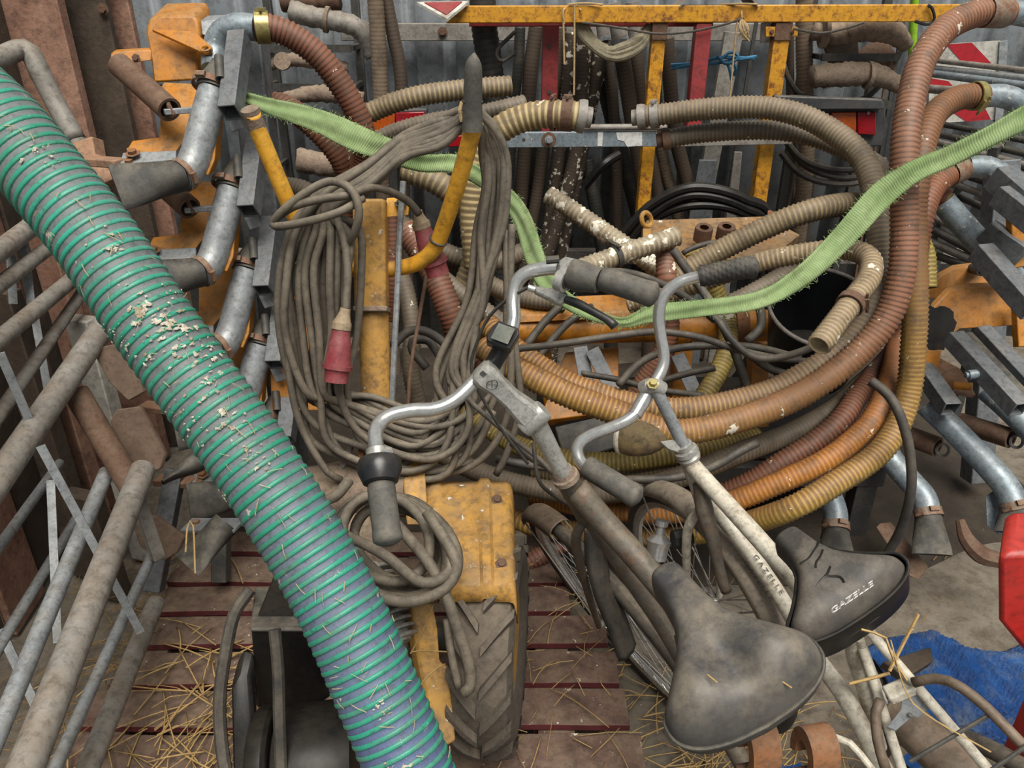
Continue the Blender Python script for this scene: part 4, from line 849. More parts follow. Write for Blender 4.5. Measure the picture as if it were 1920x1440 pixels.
# ================================================================ slurry injector, right wing
def right_injector():
    t = thing('slurry_injector', 'slurry injector wing with galvanised tubes and orange brackets, right', 'injector', P(1800, 1000, 2.6))
    r = .033
    def tube(pts, r_=r, mt='galvblue', name='outlet_tube'): return MB().tube(PX(pts), r_, 20, .015).build(name, mt, t, sharp=60)
    tube([(1874, 24, 2.1), (1905, 24, 2.1), (1960, 40, 2.12), (2000, 90, 2.15)], .031)
    tube([(1846, 180, 2.16), (1880, 180, 2.16), (1915, 195, 2.16), (1960, 240, 2.18)], .031)
    tube([(1812, 313, 2.26), (1850, 313, 2.26), (1885, 333, 2.26), (1930, 380, 2.28)], .031)
    tube([(1768, 378, 2.34), (1800, 415, 2.34), (1850, 470, 2.34), (1900, 520, 2.36)], .036)
    # rubber + galvanised outlet tubes below
    for pts, tip in (([(1738, 758, 2.42), (1790, 808, 2.38), (1850, 870, 2.32), (1888, 915, 2.28), (1902, 948, 2.26)], (1906, 1000, 2.22)), ([(1650, 820, 2.5), (1672, 862, 2.48), (1706, 902, 2.44), (1732, 932, 2.42), (1740, 960, 2.4)], (1748, 1040, 2.34)), ([(1545, 905, 2.5), (1556, 930, 2.46), (1566, 960, 2.44), (1567, 985, 2.42)], (1566, 1045, 2.4)), ([(1850, 730, 2.5), (1890, 765, 2.46), (1940, 815, 2.4), (1980, 860, 2.38)], (1990, 900, 2.36))):
        tube(pts, .037)
        e, e2 = P(*pts[-1]), P(*pts[-2]); ax = e-e2
        clampring(t, e, ax, .0385, side=(0, -1, .2), w=.018); clampring(t, e+ax.normalized()*.012, ax, .039, side=(-1, -1, 0), w=.01)
        duckbill(t, e, P(*tip), .038, wide=(1, -.3, .2))
    # square beams on top
    for a, b, w, mt in (((1838, 470, 2.2), (1940, 585, 2.06), .055, 'steelgrey'), ((1848, 430, 2.3), (1920, 480, 2.26), .06, 'steelgrey'), ((1786, 632, 2.34), (1912, 768, 2.14), .05, 'steelgrey'), ((1838, 622, 2.4), (1975, 770, 2.16), .05, 'steelgrey'), ((1728, 690, 2.44), (1783, 768, 2.3), .05, 'steelgrey'), ((1872, 330, 2.2), (1940, 390, 2.12), .07, 'steelgrey'), ((1878, 365, 2.16), (1960, 430, 2.06), .06, 'steelgrey')):
        MB().beam(P(*a), P(*b), w, w, hollow=.005).build('square_tube', mt, t, bev=.003)
    MB().beam(P(1812, 628, 2.36), P(1945, 770, 2.15), .03, .02).build('rubber_strip', 'rubber', t)
    MB().tube([P(1815, 703, 2.24), P(1842, 700, 2.24)], .014, 14, smooth=False, inner=.009).build('pin_tube', 'galvblue', t)
    # orange plates
    d = 2.42
    q = [(1735, 560), (1745, 535), (1762, 520), (1790, 505), (1830, 500), (1855, 500), (1870, 530), (1870, 560)]
    MB().prism([P(u, v, d+.12) for u, v in q], (0, .02, .01)).build('bracket', 'orange', t, bev=.003)
    q = [(1733, 690), (1733, 610), (1752, 575), (1778, 548), (1810, 540), (1905, 537), (1912, 610), (1800, 617), (1770, 640), (1760, 690), (1745, 700)]
    br = MB().prism([P(u, v, d) for u, v in q], (0, .02, .01)).build('bracket', 'orange', t, bev=.003)
    mb = MB(); c = P(1757, 615, d-.004); k = 26
    ring = [c+(Vector((1, 0, 0))*math.cos(a)*.062+Vector((0, .4, .9))*math.sin(a)*.07)*random.uniform(.82, 1.12) for a in np.linspace(0, 6.283, k, endpoint=False)]
    mb.put([list(c)]+[list(x) for x in ring], [(0, 1+i, 1+(i+1) % k) for i in range(k)]); mb.build('black_patch', 'blackengine', br)  # flat ragged black patch on the bracket plate
    MB().beam(P(1908, 370, 2.25), P(1915, 500, 2.28), .06, .03, up=(0, 1, 0)).build('bracket', 'orange', t, bev=.003)
    MB().beam(P(1915, 560, 2.35), P(1920, 650, 2.35), .05, .03, up=(0, 1, 0)).build('bracket', 'orange', t, bev=.003)
    MB().tube([P(1775, 722, 2.4), P(1823, 725, 2.36)], .012, 12, smooth=False, inner=.006).build('grease_pin', 'orange', t)
    MB().lathe(P(1785, 722, 2.39), P(1823, 725, 2.36)-P(1775, 722, 2.4), [(.012, -.006), (.018, -.006), (.018, .006), (.012, .006)], 16).build('pin_collar', 'rustorange', t)
    MB().prism([P(1735, 655, 2.5), P(1800, 690, 2.48), P(1830, 740, 2.5), P(1740, 720, 2.52)], (0, .01, -.02)).build('dusty_plate', 'planktan', t, bev=.003)
    # spring cylinders
    for a, b in (((1690, 812, 2.55), (1758, 838, 2.46)), ((1800, 792, 2.6), (1896, 822, 2.46))):
        sp = MB().tube([P(*a), P(*b)], .033, 20, smooth=False, inner=.025).build('spring_cylinder', 'rust', t, sharp=50)
        e = P(*b); MB().ring(e+Vector((.012, -.012, -.004)), (0, -1, .4), .02, .005, 14, 6).build('hook', 'galvdirty', sp)
    # feet
    MB().prism([P(1848, 930, 2.32), P(1870, 915, 2.32), P(1880, 990, 2.3), P(1872, 1004, 2.3), P(1850, 985, 2.3)], (.01, .006, 0)).build('foot_plate', 'galvblue', t, bev=.002)
    m = MB(); arc = [(1800, 975, 2.34), (1812, 1010, 2.32), (1840, 1040, 2.3), (1880, 1052, 2.28)]
    pts = PX(arc); m.tube(pts, .02, 8, .01, radii=[.012, .022, .028, .024]); m.build('rusty_shoe', 'rust', t)
    MB().prism([P(1642, 988, 2.5), P(1664, 985, 2.5), P(1735, 1070, 2.4), P(1722, 1088, 2.4), P(1700, 1078, 2.42)], (.02, .02, 0)).build('rusty_shoe', 'rust', t, bev=.003)
    MB().beam(P(1880, 300, 2.6), P(1830, 900, 2.9), .08, .08, up=(0, 1, 0)).build('boom', 'steelgrey', t, bev=.004)
right_injector()

# ================================================================ orange implement in the middle
def middle_implement():
    def deck(q): return Vector((q.x, q.y, .392+.03*(q.y-2.2)/.55))
    t = thing('orange_implement', 'orange toolbar with round beam and bolted plates under the hoses', 'implement', P(1200, 820, 2.75))
    MB().tube([P(880, 610, 2.55), P(960, 618, 2.52), P(1200, 612, 2.52), P(1436, 610, 2.54)], .052, 24, smooth=False).build('round_beam', 'orange', t, sharp=50)
    for u in (1278, 1385): MB().lathe(P(u, 611, 2.53), (1, 0, 0), [(.05, -.02), (.062, -.02), (.062, .02), (.05, .02)], 24).build('collar', 'rustorange' if u > 1300 else 'orange', t)
    MB().prism([P(970, 592, 2.46), P(1240, 582, 2.44), P(1240, 592, 2.44), P(970, 606, 2.46)], (0, .08, .03)).build('top_plate', 'orange', t, bev=.003)
    tp = MB().prism([P(1205, 432, 2.9), P(1212, 412, 2.9), P(1435, 405, 2.9), P(1500, 440, 2.8), P(1420, 500, 2.6), P(1230, 500, 2.6)], (0, .01, -.03)).build('dusty_top_plate', 'orangedusty', t, bev=.004)
    for (u, v) in ((1318, 440), (1360, 438)):
        MB().lathe(P(u, v, 2.72), (0, -.3, 1), [(.016, .03), (.03, .03), (.032, .02), (.032, -.02)], 20).build('bushing', 'rust', tp)
    rg = MB().ring(P(1212, 412, 2.84), (.6, -.8, .2), .022, .009, 18, 8, sy=1.3).build('lifting_eye', 'yellowold', t)
    MB().beam(P(1212, 430, 2.84), P(1212, 455, 2.84), .03, .03, up=(0, 1, 0)).build('eye_stem', 'yellowold', t)
    MB().prism([P(1440, 395, 2.85), P(1452, 400, 2.85), P(1450, 430, 2.85), P(1436, 425, 2.85)], (.01, .01, 0)).build('bent_tab', 'rustorange', t)
    MB().prism([P(1060, 660, 2.6), P(1160, 650, 2.6), P(1160, 770, 2.5), P(1010, 790, 2.5)], (0, .01, -.02)).build('lower_plate', 'orange', t, bev=.003)
    MB().beam(P(1280, 640, 2.55), deck(P(1275, 740, 2.6)), .06, .06, up=(0, 1, 0)).build('leg', 'orange', t, bev=.004)
    MB().beam(P(1420, 640, 2.6), deck(P(1420, 800, 2.7)), .06, .06, up=(0, 1, 0)).build('leg', 'orange', t, bev=.004)
    MB().beam(P(1010, 640, 2.6), deck(Vector((.16, 2.36, .4))), .06, .06, up=(0, 1, 0)).build('leg', 'orange', t, bev=.004)
    for (a, b) in (((1088, 650, 2.45), (1100, 720, 2.42)), ((1110, 655, 2.42), (1150, 735, 2.36)), ((1270, 665, 2.5), (1305, 740, 2.4))):
        MB().beam(P(*a), P(*b), .045, .008, up=(0, -1, .3)).build('steel_flat', 'steelgrey', t, bev=.002)
    MB().prism([P(1040, 800, 2.4), P(1170, 770, 2.42), P(1180, 830, 2.4), P(1060, 870, 2.38)], (0, .02, -.04)).build('dark_housing', 'darksteel', t, bev=.004)
    # orange plate behind the cable coil, left
    t2 = thing('orange_guard', 'orange round-shouldered guard plate behind the left cable bunch', 'guard', P(570, 760, 2.35))
    MB().prism([P(508, 560, 2.34), P(590, 560, 2.34), P(590, 600, 2.34), P(508, 605, 2.34)], (0, .02, .0)).build('upper_plate', 'orange', t2, bev=.003)
    q = [(505, 690), (505, 605), (560, 602), (590, 612), (606, 640), (612, 690), (612, 770), (510, 770)]
    MB().prism([P(u, v, 2.3) for u, v in q], (0, .02, 0)).build('plate', 'orange', t2, bev=.003)
    MB().lathe(P(607, 668, 2.285), (0, -1, .3), [(0, .004), (.016, .004), (.018, 0)], 18).build('bolt_hole', 'darksteel', t2)
middle_implement()

# ================================================================ bundle of rods at the right
def rods():
    R = [(1742, 112, 1930, 133, .010, 'galvdirty'), (1748, 128, 1930, 148, .012, 'galv'), (1748, 138, 1930, 162, .014, 'galvblue'), (1735, 166, 1850, 176, .016, 'galvdirty'), (1752, 230, 1930, 265, .011, 'darksteel'), (1745, 248, 1930, 290, .012, 'darksteel'), (1740, 262, 1930, 312, .013, 'galvdirty'), (1742, 285, 1930, 330, .010, 'darksteel'), (1780, 320, 1940, 370, .013, 'darksteel'), (1775, 340, 1940, 400, .013, 'galvdirty'), (1790, 365, 1940, 432, .013, 'darksteel'), (1740, 368, 1930, 470, .014, 'darksteel'), (1742, 402, 1860, 462, .014, 'galvdirty'), (1740, 425, 1850, 484, .015, 'darksteel'), (1738, 450, 1850, 500, .015, 'galvdirty'), (1745, 475, 1840, 510, .014, 'darksteel')]
    names = 'topmost thin rod|second rod from the top|bright galvanised pipe, third from the top|short grey pipe below the marker stripe|dark rod just below the marker board|dark rod sixth from the top|grey rod seventh from the top|dark rod eighth from the top|dark rod at the level of the third elbow|grey rod just below the third elbow|dark rod below the third elbow|long dark rod left of the fourth elbow pipe|grey rod beneath the yellow hose stub|dark rod beneath the yellow hose stub|grey rod above the orange bracket|lowest dark rod just above the orange bracket'.split('|')
    for i, (u0, v0, u1, v1, r, mt) in enumerate(R):
        Ya = 3.35-.03*i
        MB().tube([PY(u0, v0, Ya), PY(u1, v1, Ya-.55)], r, 12, smooth=False, inner=r*.6).build('steel_rod', mt, label=names[i]+' in the bundle at the right edge', cat='rod', group='steel rods stacked at the right edge')
    t = thing('rod_stand', 'dark steel stand carrying the bundle of rods at the right edge', 'stand', (1.9, 3.0, 0))
    for u in (1800, 1930):
        MB().beam(PY(u, 300, 3.1), Vector((PY(u, 300, 3.1).x, 3.1, 0)), .04, .04, up=(0, 1, 0)).build('upright', 'darksteel', t, bev=.003)
    MB().beam(PY(1860, 285, 2.75), PY(1925, 240, 3.0), .03, .03).build('cross_bar', 'darksteel', t)
    MB().beam(PY(1775, 370, 3.0), PY(1805, 345, 3.0), .03, .03).build('cross_bar', 'darksteel', t)
rods()
# ================================================================ two-wheel tractor
def tractor():
    t = thing('walking_tractor', 'dusty yellow two-wheel walking tractor with upright handle column and lugged tyre', 'tractor', P(760, 1440, 1.9))
    # column
    a, b = P(695, 374, 1.78), P(698, 580, 1.82)
    MB().beam(a, b, .074, .06, up=(0, -1, .3)).build('column_upper', 'yellowold', t, bev=.007)
    MB().beam(P(698, 576, 1.80), P(698, 586, 1.80), .078, .066, up=(0, -1, .3)).build('column_joint', 'rustpale', t, bev=.003)
    MB().tube([P(700, 582, 1.82), P(705, 720, 1.86), P(706, 880, 1.92)], .036, 22, smooth=False, r2=.037).build('column_lower', 'yellowold', t, sharp=50)
    lg = MB().prism([P(724, 376, 1.79), P(767, 374, 1.79), P(766, 404, 1.79), P(724, 408, 1.79)], (0, .012, .004)).build('rod_lug', 'yellow', t, bev=.002)
    MB().hexbolt(P(751, 382, 1.785), (0, -.3, 1), .009, .008).build('grommet', 'rubber', lg)
    MB().tube([P(756, 340, 1.77), P(749, 440, 1.78), P(744, 560, 1.8), P(737, 700, 1.84), P(733, 800, 1.88)], .0072, 8).build('control_rod', 'galv', t)
    MB().tube([P(803, 500, 1.95), P(785, 600, 1.93), P(770, 690, 1.92), P(765, 760, 1.93)], .005, 8).build('control_rod', 'rust', t)
    # U shaped handle
    H = PX([(472, 212, 1.62), (480, 235, 1.64), (505, 295, 1.68), (530, 355, 1.72), (560, 420, 1.77), (600, 475, 1.81), (650, 503, 1.83), (700, 506, 1.83), (745, 503, 1.83), (785, 492, 1.81), (815, 465, 1.78), (832, 425, 1.74), (852, 365, 1.68), (872, 298, 1.62), (887, 240, 1.57), (890, 228, 1.56)])
    hb = MB().tube(H, .0185, 16, .015).build('handlebar', 'yellow', t, sharp=180)
    MB().tube(PX([(468, 204, 1.615), (482, 240, 1.645)]), .0195, 16, smooth=False).build('handle_end', 'rustpale', t)
    MB().ring(P(822, 450, 1.765), P(832, 425, 1.74)-P(815, 465, 1.78), .0195, .003, 20, 6).build('cable_tie', 'rubber', hb)
    g = PX([(886, 246, 1.565), (886, 215, 1.55), (887, 160, 1.52), (888, 118, 1.5), (889, 103, 1.495), (889, 99, 1.493)])
    MB().tube(g, 1, 20, .004, radii=[.0215, .021, .0205, .02, .0195, .019, .0188, .0186, .0184, .018, .0178, .0172, .0158, .011, .002]).build('rubber_grip', 'rubbergrey', t, sharp=60)
    MB().ring(P(886, 190, 1.54), g[3]-g[0], .0197, .0022, 20, 6).build('grip_seam', 'rubber', t)
    # axle housing and vertical plate under the column
    MB().tube([P(575, 930, 1.9), P(640, 918, 1.9), P(770, 915, 1.88)], .07, 24, smooth=False).build('axle_housing', 'rustpale', t, sharp=50)
    MB().prism([P(753, 878, 1.84), P(795, 882, 1.84), P(802, 985, 1.76), P(762, 985, 1.76)], (0, .02, .02)).build('front_plate', 'yellowold', t, bev=.003)
    MB().beam(P(675, 795, 1.83), P(680, 880, 1.86), .012, .02, up=(0, -1, 0)).build('edge_strip', 'rustorange', t)
    # mudguard: sheet with two pressed ribs
    prof = [(905, 1.88), (912, 1.85), (950, 1.79), (1000, 1.73), (1060, 1.645), (1090, 1.605), (1098, 1.597), (1128, 1.60)]
    us = [(796, 0), (806, 0), (812, .008), (822, .008), (828, 0), (896, 0), (902, .009), (914, .009), (920, 0), (948, 0), (954, -.004), (958, -.02), (962, -.06)]
    V = []
    for v, d in prof:
        for u, h in us:
            p = P(u+(v-905)*.03, v, d); p.z += h; V.append(list(p))
    mg = MB(); mg.grid(V, len(prof), len(us)); o = mg.build('mudguard', 'yellowold', t, sharp=50)
    s = o.modifiers.new('thick', 'SOLIDIFY'); s.thickness = .004
    MB().hexbolt(P(940, 1057, 1.64), (.1, -.5, .85), .008, .007).build('bolt', 'rust', o)
    MB().hexbolt(P(932, 937, 1.80), (.1, -.5, .85), .008, .007).build('bolt', 'rust', o)
    # lugged tyre
    C = Vector((-.045, 1.33, .406)); ax = Vector((1, -.10, .02)).normalized(); Ro = .235; hw = .066
    ty = MB().lathe(C, ax, [(.13, -hw*.75), (.165, -hw*.98), (.20, -hw*1.02), (Ro-.008, -hw*.86), (Ro, -hw*.5), (Ro+.002, 0), (Ro, hw*.5), (Ro-.008, hw*.86), (.20, hw*1.02), (.165, hw*.98), (.13, hw*.75)], 64, ax=(0, 0, 1)).build('tyre', 'tyre', t, sharp=50)
    ex = ax; u = (Vector((0, 0, 1))-ex*ex.z).normalized(); w = ex.cross(u)
    for k in range(18):
        for sd in (-1, 1):
            th = 2*math.pi*(k+(.5 if sd > 0 else 0))/18; pts = []
            def tp(th_, x, rr): return C+ex*x+(u*math.cos(th_)+w*math.sin(th_))*rr
            m = MB(); V = []
            for f in np.linspace(0, 1, 5):
                x = sd*hw*(.06+.95*f); thc = th-.32*f; rr = Ro+.003-(.010*max(0, f-.6)/.4); hgt = .016
                for (dt, dr) in ((-.052, -.006), (-.038, hgt), (.038, hgt), (.052, -.006)): V.append(list(tp(thc+dt, x, rr+dr)))
            m.grid(V, 5, 4); m.f += [(0, 1, 2, 3), (19, 18, 17, 16)]
            m.build('lug', 'tyre', ty, sharp=40)
    MB().lathe(C, ax, [(0, -.05), (.06, -.05), (.06, .03), (.132, .04), (.132, .05), (0, .05)], 32).build('wheel_rim', 'yellowold', t, sharp=40)
    # hitch arm with rounded yellow end
    q = [(772, 1130), (812, 1128), (822, 1180), (826, 1242), (842, 1250), (856, 1390), (838, 1400), (822, 1388), (800, 1320), (782, 1225)]
    MB().prism([P(u_, v_, 1.62-.0002*(v_-1130)) for u_, v_ in q], (-.02, .03, -.02)).build('hitch_arm', 'yellowold', t, bev=.006)
    MB().prism([P(800, 1000, 1.74), P(826, 1000, 1.74), P(822, 1130, 1.64), P(800, 1130, 1.64)], (0, .02, -.02)).build('hitch_bar', 'yellowold', t, bev=.003)
    # engine: black box with dusty top, fan shroud behind the spiral hose
    MB().prism([PY(470, 1182, 1.22), PY(640, 1182, 1.22), PY(645, 1330, 1.22), PY(480, 1328, 1.22)], (0, .2, .0)).build('air_filter_box', 'blackengine', t, bev=.006)
    MB().prism([PY(468, 1180, 1.21)+Vector((0, 0, .002)), PY(640, 1180, 1.21)+Vector((0, 0, .002)), PY(600, 1100, 1.40), PY(478, 1100, 1.40)], (0, .0, -.012)).build('box_lid', 'rubbergrey', t, bev=.008)
    MB().lathe(P(590, 1442, 1.59), (.96, .1, .05), [(0, -.075), (.10, -.075), (.125, -.06), (.13, -.04), (.13, .06), (.12, .09), (0, .09)], 40).build('fan_shroud', 'blackengine', t, sharp=40)
    MB().lathe(P(505, 1442, 1.56), (.96, .1, .05), [(.05, -.02), (.115, -.02), (.122, -.01), (.122, .012), (.115, .02), (.05, .02)], 40).build('starter_ring', 'blackengine', t, sharp=40)
    MB().prism([P(432, 1290, 1.62), P(446, 1262, 1.63), P(468, 1270, 1.63), P(474, 1350, 1.6), P(470, 1400, 1.58), P(478, 1460, 1.57), P(436, 1460, 1.57), P(434, 1380, 1.59)], (0, .05, .02)).build('exhaust_guard', 'blackengine', t, bev=.006)
    MB().beam(P(620, 1330, 1.75), P(648, 1445, 1.64), .12, .1, up=(0, -1, .5)).build('crankcase', 'rustpale', t, bev=.01)
    # finned cylinder head
    fa, fb = P(680, 1075, 1.66), P(735, 1215, 1.60); dirv = (fb-fa).normalized()
    MB().cyl(fa, fb, .045, 20).build('cylinder', 'alloy', t)
    for k in range(10):
        p = fa.lerp(fb, (k+.5)/10); MB().lathe(p, dirv, [(.04, -.0035), (.062, -.0035), (.064, 0), (.062, .0035), (.04, .0035)], 24).build('fin', 'alloy', t)
    for (u_, v_) in ((694, 1120), (722, 1150), (700, 1065)): MB().hexbolt(P(u_, v_, 1.585), (0, -.6, .8), .009, .03).build('bolt', 'galvdirty', t)
    MB().beam(P(640, 980, 1.9), P(720, 1250, 1.7), .16, .1, up=(0, -1, .6)).build('gearbox', 'rustpale', t, bev=.012)
    MB().cyl(C+Vector((-.30, .03, 0)), C, .03).build('axle', 'darksteel', t)
tractor()

# ================================================================ power cable coil with red plugs
def cables():
    t = thing('extension_cable', 'long dusty grey power cable coiled over the yellow handle, with red plugs', 'cable', P(700, 890, 1.7))
    m = MB(); Rc = .0088
    rr = random.Random(5)
    n = 17
    for i in range(n):
        f = i/(n-1); j = lambda s: rr.uniform(-s, s)
        lx = 522+148*f+j(6)                       # left hanging x
        dz = .06*math.sin(i*2.4)
        top = 205+52*f+j(5)
        bot = 800+j(45)+30*math.sin(i*1.7); bx = 690+j(40)+70*f
        rx = 908+46*((i*7) % n)/n
        path = [(884+j(4), 196+14*f+j(3), 1.60+.02*j(1)), (832, top+12+j(4), 1.60), (760, 252+44*f+j(6), 1.62), (690, 305+50*f+j(6), 1.63+dz*.2), (622-20*(1-f)+j(5), 362+34*f+j(5), 1.64+dz*.3), (lx+26*(1-f)+j(4), 430+j(12), 1.66+dz*.5), (lx+j(4), 520+j(14), 1.68+dz*.6), (lx+10*(1-f)+j(8), 630, 1.72+dz*.6), (lx+38*(1-f)-20*f+j(10), 735, 1.76+dz*.5), (lx*.45+bx*.55-20, bot-14, 1.80+dz*.5), (bx+60, bot+34+j(10), 1.82+dz*.4), (bx+135+j(10), bot-30+j(25), 1.82+dz*.4), (830+50*f+j(20), 690+j(25), 1.80+dz*.4), (884+34*f+j(12), 560+j(10), 1.77+dz*.4), (rx-12+j(4), 440+j(8), 1.73+dz*.3), (rx+j(3), 350, 1.69+dz*.2), (rx-2+j(3), 290, 1.66), (rx*.5+450+j(3), 238+j(4), 1.62), (890+j(3), 205+j(4), 1.60)]
        m.tube(PX(path), Rc, 8, .02)
    # loose bights low on the right
    for (pts) in ([(960, 420, 1.72), (956, 560, 1.76), (958, 700, 1.8), (945, 800, 1.84), (890, 870, 1.86), (800, 892, 1.86), (740, 880, 1.86)], [(948, 430, 1.73), (950, 600, 1.77), (930, 740, 1.82), (880, 820, 1.85), (810, 850, 1.86), (750, 845, 1.87), (690, 800, 1.88)],
                  [(955, 500, 1.75), (965, 640, 1.79), (975, 760, 1.84), (950, 850, 1.88), (930, 890, 1.9)], [(540, 640, 1.72), (545, 720, 1.74), (565, 800, 1.78), (610, 880, 1.8), (640, 900, 1.82)], [(700, 840, 1.86), (760, 880, 1.84), (830, 880, 1.84), (890, 840, 1.84), (925, 770, 1.82)]):
        m.tube(PX(pts), Rc, 8, .02)
    # wrap that binds the left bunch
    m.tube(PX([(640, 470, 1.66), (664, 438, 1.60), (673, 395, 1.57), (658, 355, 1.56), (620, 340, 1.57), (575, 360, 1.57), (530, 395, 1.58), (512, 420, 1.6), (530, 424, 1.58), (590, 412, 1.56), (640, 396, 1.56), (680, 372, 1.6)]), Rc, 8, .012)
    m.tube(PX([(515, 410, 1.62), (555, 385, 1.58), (610, 372, 1.57), (650, 366, 1.57), (700, 352, 1.62), (742, 364, 1.68), (770, 382, 1.72), (786, 402, 1.74)]), Rc, 8, .012)
    m.tube(PX([(628, 400, 1.62), (645, 450, 1.62), (652, 510, 1.63), (648, 585, 1.64)]), Rc, 8, .012)
    # strap tie near the grip
    m.build('cable', 'cable', t, sharp=180)
    MB().tube(PX([(866, 192, 1.56), (862, 210, 1.55), (866, 228, 1.56)]), .004, 6).build('twine_tie', 'twine', t)
    def plug(a, b, c, w):
        a, b, c = P(*a), P(*b), P(*c); d = (c-a).normalized(); L = (c-b).length
        o = MB().tube([b, b.lerp(c, .06), b.lerp(c, .3), b.lerp(c, .55), b.lerp(c, .70), b.lerp(c, .72), b.lerp(c, .75), c], 1, 20, .004, radii=[w*.72, w*.8, w*.92, w, w*1.05, w*1.14, w*1.0, w*1.0]).build('plug', 'redplug', t, sharp=40)
        MB().band(b.lerp(c, .72), d, w*1.05, .009, .005, 20).build('locking_ring', 'redplug', o)
        g = MB().tube([a, a.lerp(b, .3), a.lerp(b, .8), b, b+d*.004], 1, 16, .004, radii=[.011, .012, .016, .021, .021]).build('gland', 'beigegland', o, sharp=40)
        MB().band(b-d*.004, d, w*.7, .012, .003, 16).build('gland_nut', 'beigegland', o)
    plug((648, 578, 1.64), (640, 614, 1.645), (630, 716, 1.66), .0255)
    plug((783, 396, 1.78), (791, 425, 1.80), (822, 515, 1.84), .027)
    # second coil slung low on the tractor
    t2 = thing('cable_coil', 'dark grey cable coil slung over the tractor below the handlebar grip', 'cable', P(750, 1290, 1.55))
    m = MB()
    for k in range(6):
        j = lambda s: rr.uniform(-s, s)
        cx, cy = 730+j(14)+k*3, 1012+j(12)+k*4; A, B = 104+j(20), 82+j(16); ph = rr.uniform(0, 6.28); tl = .5+j(.12)
        pts = []
        for a in np.linspace(0, 6.5, 15):
            x = math.cos(a+ph)*A; y = math.sin(a+ph)*B
            pts.append((cx+x*math.cos(tl)-y*math.sin(tl)*.8, cy+x*math.sin(tl)+y*math.cos(tl), 1.5+.12*(-y/B)*.4+.02*k))
        m.tube(PX(pts), .0105, 8, .015)
    m.tube(PX([(655, 900, 1.5), (630, 930, 1.48), (600, 945, 1.5), (598, 985, 1.52), (640, 1000, 1.5), (720, 1040, 1.44), (790, 1092, 1.43), (840, 1075, 1.45), (845, 1040, 1.47)]), .0105, 8, .015)
    m.tube(PX([(800, 960, 1.5), (850, 1040, 1.46), (852, 1080, 1.45), (820, 1112, 1.44), (760, 1128, 1.43), (700, 1112, 1.42), (676, 1088, 1.43)]), .0115, 8, .015)
    m.tube(PX([(740, 980, 1.5), (800, 1050, 1.46), (835, 1115, 1.45), (858, 1180, 1.46), (878, 1240, 1.47), (882, 1285, 1.48), (868, 1300, 1.48)]), .0115, 8, .015)
    m.tube(PX([(838, 1160, 1.48), (845, 1220, 1.48), (860, 1290, 1.49)]), .008, 8, .015)
    m.build('cable', 'cable', t2, sharp=180)
    # cables on the left by the pallet
    MB().tube(PX([(470, 1105, 1.72), (440, 1150, 1.7), (424, 1220, 1.68), (412, 1310, 1.66), (416, 1400, 1.64), (430, 1480, 1.62)]), .014, 10).build('cable_run', 'cabledark', label='thick dark cable hanging down left of the black engine', cat='cable')
    MB().tube(PX([(515, 1180, 1.5), (522, 1260, 1.49), (524, 1350, 1.48), (528, 1470, 1.47)]), .012, 10).build('cable_run', 'cabledark', label='dark cable hanging straight down in front of the black engine', cat='cable')
    MB().tube(PX([(640, 880, 1.86), (655, 845, 1.85), (662, 826, 1.85), (672, 822, 1.85)]), .008, 8).build('bent_rod', 'galvdirty', label='small bent grey rod left of the yellow column foot', cat='rod')
